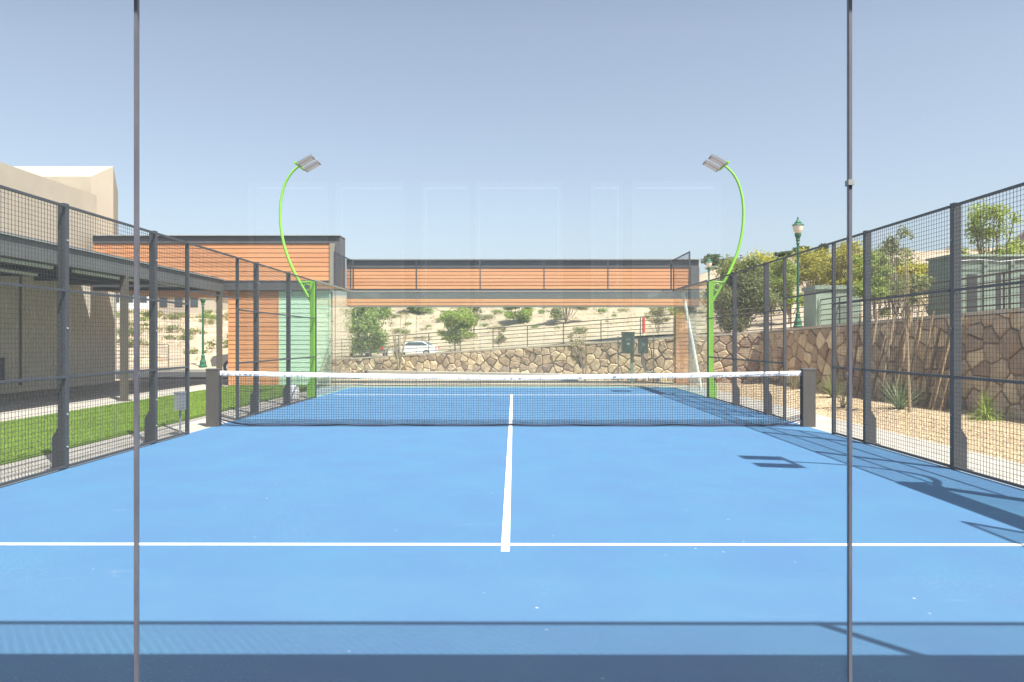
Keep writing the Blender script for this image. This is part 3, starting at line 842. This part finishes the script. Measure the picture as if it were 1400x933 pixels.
# ------------------------------------------------------------------ green lamp posts
def lamp_post(px, d, label, top_py=None):
    x, y = at(px, d), d - 2
    z0 = hill(x, y) if px > 600 else 0.0
    if d > 30 and px < 600: z0 = 0.10
    top = zat(top_py, d) if top_py else z0 + 4.2
    th = thing('lamp_post', label, 'lamp post', (x, y, z0))
    H = top - z0
    MB().lathe([(.20, -.05), (.20, .10), (.16, .14), (.15, .30), (.10, .42), (.085, .55), (.10, .60), (.06, .66)], n=12).build('base', m_lampgreen, th, local=True)
    MB().lathe([(.06, .6), (.05, H - 1.15), (.07, H - 1.13), (.07, H - 1.08), (.05, H - 1.05)], n=10).build('pole', m_lampgreen, th, local=True)
    MB().lathe([(.05, H - 1.04), (.09, H - .98), (.07, H - .92), (.13, H - .78), (.13, H - .70)], n=12).build('collar', m_lampgreen, th, local=True)
    MB().lathe([(.12, H - .699), (.17, H - .60), (.215, H - .40), (.21, H - .37)], n=12).build('globe', m_globe, th, local=True, smooth=True)
    MB().lathe([(.24, H - .368), (.22, H - .33), (.13, H - .27), (.14, H - .25), (.07, H - .17), (.03, H - .10), (.045, H - .07), (.01, H)], n=12).build('finial', m_lampgreen, th, local=True)
lamp_post(1090.5, 29, 'tall green lamp post with frosted lantern rising behind the stone wall', 297)
lamp_post(969, 46, 'green lantern lamp post partly hidden behind the olive tree', 352)
lamp_post(277, 36, 'green lamp post at the road edge below the sandy hillside', None)

# ------------------------------------------------------------------ trees, shrubs and plants
def leaf_cloud(clumps, n, size, rs, flat=.0):
    """clumps: (cx,cy,cz,rx,ry,rz); n leaf quads spread through their volumes"""
    wts = np.array([c[3] * c[4] * c[5] for c in clumps]) ** .8; wts /= wts.sum()
    idx = rs.choice(len(clumps), n, p=wts)
    C = np.array(clumps)[idx]
    u = rs.normal(size=(n, 3)); u /= np.linalg.norm(u, axis=1)[:, None]
    r = rs.random(n) ** .55
    P = C[:, :3] + u * C[:, 3:] * r[:, None] * (1 + .15 * rs.normal(size=(n, 1)))
    a = rs.normal(size=(n, 3)); a /= np.linalg.norm(a, axis=1)[:, None]
    b = np.cross(a, rs.normal(size=(n, 3))); b /= np.linalg.norm(b, axis=1)[:, None] + 1e-9
    s = size * rs.uniform(.55, 1.35, (n, 1))
    V = np.stack([P - a * s, P + b * s * .5, P + a * s, P - b * s * .5], 1).reshape(-1, 3)
    F = np.arange(4 * n).reshape(-1, 4)
    return V.tolist(), F.tolist()
def make_tree(name, label, cat, loc, h, rx, m_leaf, n=2500, size=.06, trunk=True, open_=.5, zlow=.25, stems=1, bark=None, seed=0, group=None, lean=0.0, clump=11, ry=None):
    rs = np.random.default_rng(seed + 100)
    th = thing(name, label, cat, loc, 0, group)
    ry = ry or rx
    cl = []
    for i in range(clump):
        a = rs.uniform(0, 6.28); q = rs.random() ** .6; t = rs.random()
        zz = h * (zlow + (1 - zlow) * (.12 + .78 * t))
        wid = math.sin(math.pi * (.18 + .70 * t)) ** .7
        rr = rs.uniform(.22, .42) * rx * (1.15 - .5 * open_)
        cl.append((math.cos(a) * q * rx * .75 * wid + lean * zz / h, math.sin(a) * q * ry * .75 * wid, zz, rr, rr, rr * rs.uniform(.6, .95) * min(1.3, h * (1 - zlow) / (1.6 * rx))))
    if trunk:
        tb = MB(); bq = .4 if zlow >= .5 else 1.0
        for s_ in range(stems):
            a0 = 6.28 * s_ / max(1, stems) + rs.uniform(-.4, .4); sp = (0 if stems == 1 else rx * .35)
            top = (math.cos(a0) * sp + lean * .6, math.sin(a0) * sp, h * .62)
            r0 = max(.012, h * (.016 if h < 3.7 or zlow < .5 else .008)) / (1 if stems == 1 else 1.4)
            mid = (top[0] * .4 + rs.normal() * .03 * h * .2, top[1] * .4 + rs.normal() * .03 * h * .2, h * .32)
            tb.tube([(rs.normal() * .02, rs.normal() * .02, -.12), mid, top], [r0, r0 * .75, r0 * .4], 6)
        for c in cl:
            s0 = (c[0] * .35, c[1] * .35, max(h * .12, h * zlow * .75 + .12 * (c[2] - h * zlow)))
            tb.tube([s0, (c[0] * .75, c[1] * .75, (s0[2] + c[2]) / 2 + .04 * h), c[:3]], [h * q_ * bq for q_ in (.0075, .005, .0025)], 5)
        tb.build('trunk', bark or m_bark, th, local=True)
    V, F = leaf_cloud(cl, n, size, rs)
    me = bpy.data.meshes.new('crown'); me.from_pydata(V, [], F); me.materials.append(m_leaf)
    link('crown', me, th, local=True)
    return th
def plant_at(px, d, dz=0.0):
    x, y = at(px, d), d - 2
    return (x, y, hill(x, y) + dz)
# behind the right wall
make_tree('olive_tree', 'dense olive green tree standing behind the stone wall at the court corner', 'tree', plant_at(1012, 30), 3.25, 1.5, m_leaf_olive, 26000, .06, zlow=.02, seed=1, clump=26, open_=.1)
make_tree('round_tree', 'fresh green small tree beside the tall green lamp post', 'tree', plant_at(1078, 33), 3.2, .95, m_leaf_bright, 8000, .06, zlow=.15, seed=2, clump=16)
ys = [(1035, 48, 3.3, 1.9), (1062, 46, 3.0, 1.6), (1112, 47, 3.0, 1.8), (1150, 45, 3.2, 1.9), (1196, 42, 3.0, 2.0), (1240, 40, 1.7, 1.8), (1278, 41, 1.5, 1.7), (1330, 38, 1.6, 1.6)]
for i, (px, d, h, r) in enumerate(ys):
    make_tree('yellow_shrub', 'yellow-flowering rounded shrub on the slope behind the stone wall', 'shrub', plant_at(px, d), h, r, m_leaf_yellow if i % 3 != 1 else m_leaf_bright, 8000, .08, zlow=.02, seed=10 + i, group='yellow shrubs on the slope', clump=18, open_=.2, trunk=True)
make_tree('leafy_shrub', 'loose light green shrub hugging the railing behind the leaning poles', 'shrub', plant_at(1196, 17.5, .02), 1.55, .62, m_leaf_bright, 2600, .04, zlow=.05, seed=31, clump=14, open_=.5)
make_tree('leafy_shrub', 'sparse grey-green shrub with tall wispy top behind the railing', 'shrub', plant_at(1222, 19.5), 2.6, .75, m_leaf_sage, 2000, .042, zlow=.1, seed=32, clump=14, open_=.9)
make_tree('mesquite_tree', 'bright green feathery mesquite tree over the green bin enclosure', 'tree', plant_at(1352, 21), 3.5, 1.35, m_leaf_bright, 3600, .05, zlow=.35, seed=33, clump=17, open_=.9, stems=2)
make_tree('dark_shrub', 'brownish low shrub beside the green bin enclosure', 'shrub', plant_at(1277, 22), 1.8, .7, m_leaf_sage, 1800, .05, zlow=.05, seed=34, clump=9, open_=.6)
for i, (px, d, h, r) in enumerate([(1097, 112, 2.4, 2.1), (1123, 112, 2.6, 1.5), (1068, 112, 1.5, 3.0), (986, 108, 2.2, 3.0)]):
    make_tree('ridge_tree', 'small dark tree on the skyline of the sandy hill', 'tree', plant_at(px, d), h, r, m_leaf_dark, 2600, .2, zlow=.0, seed=40 + i, group='dark trees on the skyline', clump=16, open_=.2)
# beyond the far glass
make_tree('car_park_tree', 'full green tree beside the parked white car', 'tree', plant_at(507, 62), 5.4, 2.2, m_leaf_mid, 11000, .12, zlow=.05, seed=50, clump=20, open_=.2)
make_tree('round_bank_shrub', 'flat-topped round green shrub on the sandy bank', 'shrub', plant_at(566, 95), 2.8, 2.2, m_leaf_mid, 5000, .16, zlow=.02, seed=51, clump=13, open_=.1, trunk=False)
make_tree('bank_tree', 'round light green tree with a short trunk in front of the bank', 'tree', plant_at(622, 71), 4.5, 2.3, m_leaf_bright, 10000, .12, zlow=.22, seed=152, clump=20, open_=.3)
make_tree('wispy_tree', 'wispy half-bare tree behind the round light green tree', 'tree', plant_at(648, 80), 5.6, 1.5, m_leaf_sage, 1500, .10, zlow=.25, seed=53, clump=12, open_=1)
make_tree('bank_tree', 'low bright green spreading bush above the railing, centre of the bank', 'tree', plant_at(708, 84), 3.0, 2.4, m_leaf_bright, 6000, .14, zlow=.05, seed=54, clump=14, open_=.4)
make_tree('wispy_tree', 'tall feathery many-stemmed tree on the bank, beside the bright green bush', 'tree', plant_at(774, 80), 5.6, 2.8, m_leaf_sage, 6000, .12, zlow=.1, seed=55, clump=14, open_=.9, stems=4)
make_tree('dry_shrub', 'thin dry yellowish shrub right behind the railing', 'shrub', plant_at(682, 58), 2.2, 1.0, m_leaf_dry, 1100, .07, zlow=.1, seed=56, clump=9, open_=.9)
make_tree('dry_shrub', 'sparse pale shrub behind the railing near the orange marker pole', 'shrub', plant_at(900, 45), 2.0, 1.4, m_leaf_dry, 1500, .07, zlow=.1, seed=57, clump=10, open_=.9)
# saplings in front of the far stone wall
make_tree('sapling', 'leafless thin sapling with forked stems in front of the far stone wall', 'tree', (at(546, 29.4), 27.4, 0), 2.9, .95, m_leaf_dry, 480, .035, zlow=.3, seed=60, clump=13, open_=1.2, stems=4, bark=m_palebark)
make_tree('sapling', 'thin young tree with sparse yellow-green leaves beside the meter cabinet', 'tree', (at(800, 26.1), 24.1, 0), 2.1, .62, m_leaf_dry, 700, .035, zlow=.25, seed=61, clump=13, open_=1.0, stems=3, bark=m_bark, lean=-.25)
make_tree('slender_tree', 'slender pale-trunked young tree growing in the gravel by the leaning poles', 'tree', (at(1244, 13.7), 11.7, .07), 3.75, .60, m_leaf_olive, 900, .035, zlow=.52, seed=62, clump=12, open_=.9, bark=m_palebark, lean=-.2)

def spiky(name, label, loc, n, ln, wd, m, seed, droop=.25, cat='plant', up=.35):
    rs = np.random.default_rng(seed); mb = MB()
    for i in range(n):
        a = rs.uniform(0, 6.28); el = rs.uniform(up, 1.5); l = ln * rs.uniform(.65, 1.1)
        dx, dy = math.cos(a), math.sin(a); pr = None
        for k in range(5):
            t = k / 4; rr = l * t * math.cos(el) ; z = l * t * math.sin(el) - droop * l * t * t * math.cos(el)
            wv = wd * (1 - t) ** .6 + .001
            mb.v += [(dx * rr - dy * wv, dy * rr + dx * wv, z), (dx * rr + dy * wv, dy * rr - dx * wv, z)]
            if k: 
                q = len(mb.v) - 4; mb.f.append((q, q + 1, q + 3, q + 2))
    th = thing(name, label, cat, loc)
    mb.build('leaves', m, th, local=True, kind='stuff')
    MB().lathe([(.05, -.04), (.05, .04), (.02, .08)], n=8).build('crown', m, th, local=True)
    return th
spiky('yucca', 'spiky green yucca standing in gravel in front of the leaning poles', (at(1230, 14.3), 12.3, .05), 70, .82, .014, m_yucca, 1, .12, up=.5)
spiky('grass_clump', 'round arching ornamental grass clump on gravel near the tall stone wall', (at(1347, 12.3), 10.3, .06), 650, .66, .0045, m_leaf_bright, 2, 1.25, up=.25)
spiky('grass_clump', 'small tufted green plant by the wall next to the net post', (at(1139, 17.2), 15.2, .06), 200, .75, .006, m_leaf_olive, 3, .35, up=.6)
spiky('grass_clump', 'dry thin grass tuft at the foot of the wall behind the net band', (at(1085, 20.0), 18.0, .07), 120, .6, .005, m_leaf_dry, 4, .4, up=.6)
spiky('grass_clump', 'pale tuft growing at the wall foot close to the court door opening', (at(1152, 15.0), 13.0, .05), 90, .4, .005, m_leaf_dry, 5, .4, up=.6)

# leaning weathered poles against the tall wall
rs = random.Random(5)
def wall_x(y): return WB.x + (WC.x - WB.x) * (WB.y - y) / (WB.y - WC.y)
poles = [(1188, 1215, .030), (1200, 1222, .045), (1212, 1236, .03), (1222, 1246, .05), (1233, 1254, .035), (1168, 1190, .045), (1160, 1176, .03), (1252, 1276, .028), (1262, 1284, .04),
         (1268, 1300, .025), (1274, 1309, .028), (1284, 1315, .03), (1240, 1262, .022), (1180, 1200, .03), (1196, 1226, .022), (1288, 1320, .024), (1216, 1242, .024)]
for i, (pb, pt, r) in enumerate(poles):
    yt = None
    # foot about 0.75 m in front of the wall, top resting on the wall face
    def solve(px, offx):
        y = 12.0
        for _ in range(30):
            X = wall_x(y) - offx; y = (X - CAM.x) * F_PX / (px - 702.7) - 2
        return wall_x(y) - offx, y
    fx, fy = solve(pb, rs.uniform(.45, .7)); tx, ty = solve(pt, .11)
    zt = rs.uniform(1.65, 2.2)
    k = rs.uniform(-.03, .03)
    o = MB().tube([(fx, fy, .03), ((fx + tx) / 2 + k, (fy + ty) / 2, zt / 2 + k), (tx, ty, zt)], [r, r * .85, r * .65], 7).build('leaning_pole', m_pole)
    tag(o, 'weathered wooden pole leaning on the tall stone wall', 'pole', 'wooden poles leaning on the stone wall')

# white slanted bar just outside the far right glass corner
b0 = Vector((at(962, 21.5), 19.5, -.01)); b1 = Vector((at(940.5, 21.0), 19.05, zat(396, 21.0)))
b0 = Vector((5.62, 18.9, -.01)); b1 = Vector((5.12, 19.15, 2.98))
tag(MB().tube([b0, b1], .05, 10).build('white_slanted_bar', m_white), 'white slanted bar at the outside of the far corner glass', 'pole')

# ------------------------------------------------------------------ utility boxes
def cabinet(px, d, w_, h_, z, label, cat, meter=False):
    x, y = at(px, d), d - 2
    th = thing('meter_cabinet' if meter else 'electric_cabinet', label, cat, (x, y, 0))
    MB().box(-w_ / 2, w_ / 2, -.11, .11, z, z + h_).build('cabinet', m_box, th, local=True)
    dr = MB().box(-w_ / 2 + .03, w_ / 2 - .03, -.128, -.1101, z + .03, z + h_ - .08).build('door', m_box, th, local=True)
    if meter:
        MB().tube([(0, -.128, z + h_ * .6), (0, -.17, z + h_ * .6)], w_ * .22, 14).build('dial', m_grey, dr, local=True)
        MB().tube([(-.02, 0, z), (-.02, 0, z - .35), (.1, 0, z - .62), (.48, 0, z - .72), (.50, 0, z - 1.05)], .05, 8).build('conduit', m_grey, th, local=True)
    else:
        MB().box(-.1, .07, -.134, -.1281, z + h_ * .62, z + h_ * .74).build('window', m_grey, dr, local=True)
        MB().box(-.06, .03, -.134, -.1281, z + h_ * .42, z + h_ * .52).build('label_plate', m_white, dr, local=True)
        MB().box(w_ / 2 - .12, w_ / 2 - .02, -.06, .06, -.05, z - .001).build('pedestal', m_box, th, local=True)
        MB().tube([(w_ / 2 - .05, -.15, z + .25), (w_ / 2 - .05, -.15, z + .6)], .012, 6).build('handle', m_grey, dr, local=True)
    MB().box(-w_ / 2 - .02, w_ / 2 + .02, -.14, .13, z + h_ + .001, z + h_ + .03).build('lid', m_box, th, local=True)
    return th
cabinet(858.5, 24.5, .42, .72, 1.02, 'grey-green electric cabinet on a post in front of the stone wall', 'cabinet')
cabinet(879, 24.6, .32, .52, 1.02, 'small grey meter box with round dial and bent conduit', 'meter', True)
for px, hh in ((845, 1.62), (893.5, 1.68)):
    x = at(px, 24.8)
    o = MB().tube([(x, 22.8, -.05), (x, 22.8, hh)], .022, 6).build('support_post', m_grey)
    tag(o, 'thin grey support post standing by the electric cabinets', 'post', 'support posts by the cabinets')
th = thing('marker_pole', 'orange-red marker pole with white lower end behind the meter box', 'marker', (at(880, 27), 25.0, 0))
z0 = hill(at(880, 27), 25.0)
MB().tube([(0, 0, z0 - .1), (0, 0, zat(455, 27))], .045, 8).build('lower_end', m_white, th, local=True)
MB().tube([(0, 0, zat(455, 27)), (0, 0, zat(435, 27))], .06, 8).build('upper_end', m_red, th, local=True)
# green transformer and bin enclosure beyond the right wall
x, y = at(1137, 21.5), 19.5
z0 = hill(x, y)
th = thing('transformer_box', 'pale green transformer box standing behind the stone wall railing', 'utility box', (x, y, z0))
MB().box(-.68, .68, -.45, .45, -.1, zat(398, 21.5) - z0).build('casing', m_boxlight, th, local=True)
MB().box(-.72, .72, -.5, .5, zat(398, 21.5) - z0 + .001, zat(394, 21.5) - z0 + .03).build('lid', m_boxlight, th, local=True)
MB().box(-.62, -.02, -.475, -.451, .1, .95).build('door', m_boxlight, th, local=True)
MB().box(.02, .62, -.475, -.451, .1, .95).build('door', m_boxlight, th, local=True)
MB().prism([(-.30, .05), (.25, .05), (.22, .75), (-.02, .80), (-.1, .45)], 'y', -.52, -.476).build('darker_panel', m_box, th, local=True)  # irregular darker green panel over the doors
x, y = at(1362, 17.2), 15.4
z0 = hill(x, y)
th = thing('bin_enclosure', 'large green ribbed metal bin enclosure behind the railing', 'container', (x, y, z0))
H = zat(352, 17.2) - z0
MB().box(-1.15, 2.4, -.2, .7, -.1, H).build('shell', m_box, th, local=True)
MB().box(-1.2, 2.45, -.28, .75, H + .001, H + .05).build('lid', m_boxlight, th, local=True)
for k, xx in enumerate((-.95, -.3, .35, .95, 1.6)):
    MB().box(xx - .045, xx + .045, -.245, -.2001, 0, H - .02).build('rib', m_box, th, local=True)
for xx, ww in ((-.62, .24), (.03, .12), (.66, .20), (1.28, .2)):
    MB().box(xx - ww / 2, xx + ww / 2, -.212, -.2002, .1, H * .72).build('opening', m_dark, th, local=True)  # flat dark panels, painted to read as shaded openings
MB().tube([(-1.1, -.29, H - .12), (-.5, -.31, H - .08), (.0, -.29, H - .13), (.6, -.31, H - .07), (1.2, -.29, H - .12)], .012, 5).build('cable', m_grey, th, local=True)

# concrete bench ledge in front of the far wall
struct('kerb', MB().prism([(-6.0, 27.1), (2.4, 23.75), (2.4, 24.1), (-6.0, 27.5)], 'z', -.019, .24), m_conc2)
# junction boxes on the fence
def jbox(sg, y, z, label):
    th = thing('junction_box', label, 'box', (sg * 5.1, y, z))
    MB().box(-.05, .05, -.09, .09, -.13, .13).build('box', m_grey, th, local=True)
    MB().box(-.056, .056, -.096, .096, .131, .15).build('lid', m_grey, th, local=True)
    MB().tube([(0, 0, -.13), (0, .0, -z + .02)], .018, 6).build('conduit', m_grey, th, local=True)
jbox(-1, 8.86, .52, 'small grey junction box on the lawn-side door post')
MB()
th = thing('rubble_bag', 'small white speckled block beside the green pole foot on the lawn edge', 'block', (-5.38, 15.3, 0))
mbk = MB(); mbk.lathe([(.10, -.01), (.16, .05), (.17, .22), (.13, .34), (.05, .37)], n=9); mbk.build('body', m_white, th, local=True)

# ------------------------------------------------------------------ parked cars
def car(x, y, z, rz, m_paint, label, name='parked_car'):
    th = thing(name, label, 'car', (x, y, z), rz)
    prof = [(-2.2, .35), (2.15, .35), (2.22, .62), (2.1, .80), (1.1, .95), (.45, 1.40), (-1.0, 1.43), (-1.75, 1.0), (-2.2, .92)]
    body = MB(); n = len(prof)
    ws = [.86, .86, .86, .86, .84, .62, .62, .80, .84]
    body.add([(p[0], -w_, p[1]) for p, w_ in zip(prof, ws)] + [(p[0], w_, p[1]) for p, w_ in zip(prof, ws)],
             [tuple(range(n)), tuple(range(2 * n - 1, n - 1, -1))] + [(i, i + n, (i + 1) % n + n, (i + 1) % n) for i in range(n)])
    body.build('body', m_paint, th, local=True)
    for s_ in (-1, 1):
        MB().add([(.85, s_ * .815, 1.0), (.40, s_ * .675, 1.34), (-.95, s_ * .665, 1.36), (-1.5, s_ * .80, 1.02)], [(0, 1, 2, 3)]).build('side_window', m_carglass, th, local=True)
        for xx in (-1.35, 1.35):
            wv = MB().tube([(xx, s_ * .72, .32), (xx, s_ * .89, .32)], .32, 16).build('wheel', m_tyre, th, local=True)
            MB().tube([(xx, s_ * .88, .32), (xx, s_ * .90, .32)], .19, 12).build('rim', m_grey, wv, local=True)
        MB().box(-2.24, -2.15, *sorted((s_ * .50, s_ * .82)), .70, .88).build('tail_light', m_tail, th, local=True)
        MB().box(2.12, 2.19, *sorted((s_ * .5, s_ * .8)), .64, .78).build('headlight', m_lampface, th, local=True)
    MB().add([(1.08, -.74, .985), (1.08, .74, .985), (.49, .60, 1.39), (.49, -.60, 1.39)], [(0, 1, 2, 3)]).build('windscreen', m_carglass, th, local=True)
    MB().add([(-1.72, -.74, 1.035), (-1.72, .74, 1.035), (-1.06, .60, 1.42), (-1.06, -.60, 1.42)], [(0, 3, 2, 1)]).build('rear_window', m_carglass, th, local=True)
def car_at(px, d, rz, mp, label):
    x, y = at(px, d), d - 2
    car(x, y, max(hill(x, y), 0) if d > 40 else 0, rz, mp, label)
car_at(492, 66, R(100), m_carwhite, 'white car parked next to the full green tree')
car_at(515, 67, R(95), m_cargrey, 'dark grey car parked between the two white cars')
car_at(566, 66, R(175), m_carwhite, 'white car parked behind the leafless sapling')
car_at(366, 31.5, R(184), m_cargrey, 'dark car with red tail light mostly hidden behind the clad building')

# ------------------------------------------------------------------ far houses on the hill
def house(px, d, w_, label, m_wall, deck=False):
    x, y = at(px, d), d - 2; z = hill(x, y)
    th = thing('hill_house', label, 'house', (x, y, z))
    MB().box(-w_ / 2, w_ / 2, 0, 6, -2, 2.9).build('wall', m_wall, th, local=True)
    MB().prism([(-w_ / 2 - .4, 2.901), (w_ / 2 + .4, 2.901), (w_ / 2 - 1.2, 4.1), (-w_ / 2 + 1.2, 4.1)], 'y', -.4, 6.4).build('roof', m_roof, th, local=True)
    for k in range(int(w_ // 2.2)):
        xx = -w_ / 2 + 1.2 + k * 2.2
        f = MB().box(xx - .55, xx + .55, -.05, -.001, 1.0, 2.3).build('window', m_trim, th, local=True)
        MB().box(xx - .48, xx + .48, -.07, -.051, 1.07, 2.23).build('pane', m_carglass, f, local=True)
    if deck:
        MB().box(-w_ / 2, w_ / 2 + 1, -2.4, -.001, -.3, -.1).build('deck', m_roof, th, local=True)
        for k in range(5):
            xx = -w_ / 2 + k * w_ / 4
            MB().box(xx - .1, xx + .1, -2.3, -2.1, -2.5, -.301).build('deck_post', m_roof, th, local=True)
house(186, 112, 9.0, 'white house with dark windows on top of the sandy hill', m_white)
house(252, 100, 8.5, 'tan house with a brown deck on the sandy hill', m_stucco, True)

# ------------------------------------------------------------------ scrub on the slopes
rs = np.random.default_rng(77)
protos = []
for k, mm in enumerate((m_leaf_sage, m_leaf_mid, m_leaf_dry, m_leaf_olive)):
    cl = [(rs.normal() * .35, rs.normal() * .35, .22 + .25 * rs.random(), .38, .38, .28) for _ in range(6)]
    V, F = leaf_cloud(cl, 420, .075, rs)
    me = bpy.data.meshes.new('desert_scrub'); me.from_pydata(V, [], F); me.materials.append(mm); protos.append(me)
zones = [(-.62, -.40, 40, 100, 70, 'low scrub bush on the sandy hillside beyond the road', 'scrub on the left hillside'),
         (-.24, .24, 74, 108, 80, 'low scrub bush on the sandy bank beyond the car park', 'scrub on the bank'),
         (.27, .80, 30, 110, 70, 'low scrub bush on the slope behind the tall wall', 'scrub on the right slope')]
for (t0, t1, d0, d1, n, lab, grp) in zones:
    for k in range(n):
        d = math.sqrt(rs.uniform(d0 ** 2, d1 ** 2)); x = CAM.x + d * rs.uniform(t0, t1); y = d - 2
        kk = rs.integers(4)
        o = bpy.data.objects.new('desert_scrub', protos[kk]); COL.objects.link(o)
        s_ = rs.uniform(.6, 1.5); o.location = (x, y, hill(x, y) - .05); o.scale = (s_, s_, s_ * rs.uniform(.7, 1.1)); o.rotation_euler = (0, 0, rs.uniform(0, 6.28))
        hue = ('grey-green', 'fresh green', 'dry yellowish', 'olive')[kk]
        tag(o, hue + ' ' + lab, 'shrub', hue + ' ' + grp)
# loose rocks on the slopes: one mass
oc = [(1, 0, 0), (-1, 0, 0), (0, 1, 0), (0, -1, 0), (0, 0, 1), (0, 0, -1)]
of = [(0, 2, 4), (2, 1, 4), (1, 3, 4), (3, 0, 4), (2, 0, 5), (1, 2, 5), (3, 1, 5), (0, 3, 5)]
rk = MB()
for (t0, t1, d0, d1, n) in ((-.62, -.36, 37, 95, 1500), (-.24, .24, 73, 106, 1500), (.27, .8, 30, 100, 900)):
    for k in range(n):
        d = math.sqrt(rs.uniform(d0 ** 2, d1 ** 2)); x = CAM.x + d * rs.uniform(t0, t1); y = d - 2; z = hill(x, y)
        s_ = .06 + .28 * rs.random() ** 3
        rk.add([(x + p[0] * s_ * rs.uniform(.6, 1.4), y + p[1] * s_ * rs.uniform(.6, 1.4), z + p[2] * s_ * rs.uniform(.5, 1)) for p in oc], of)
tag(rk.build('scattered_rocks', m_pebble, kind='stuff'), 'loose rocks scattered over the sandy slopes', 'rocks')
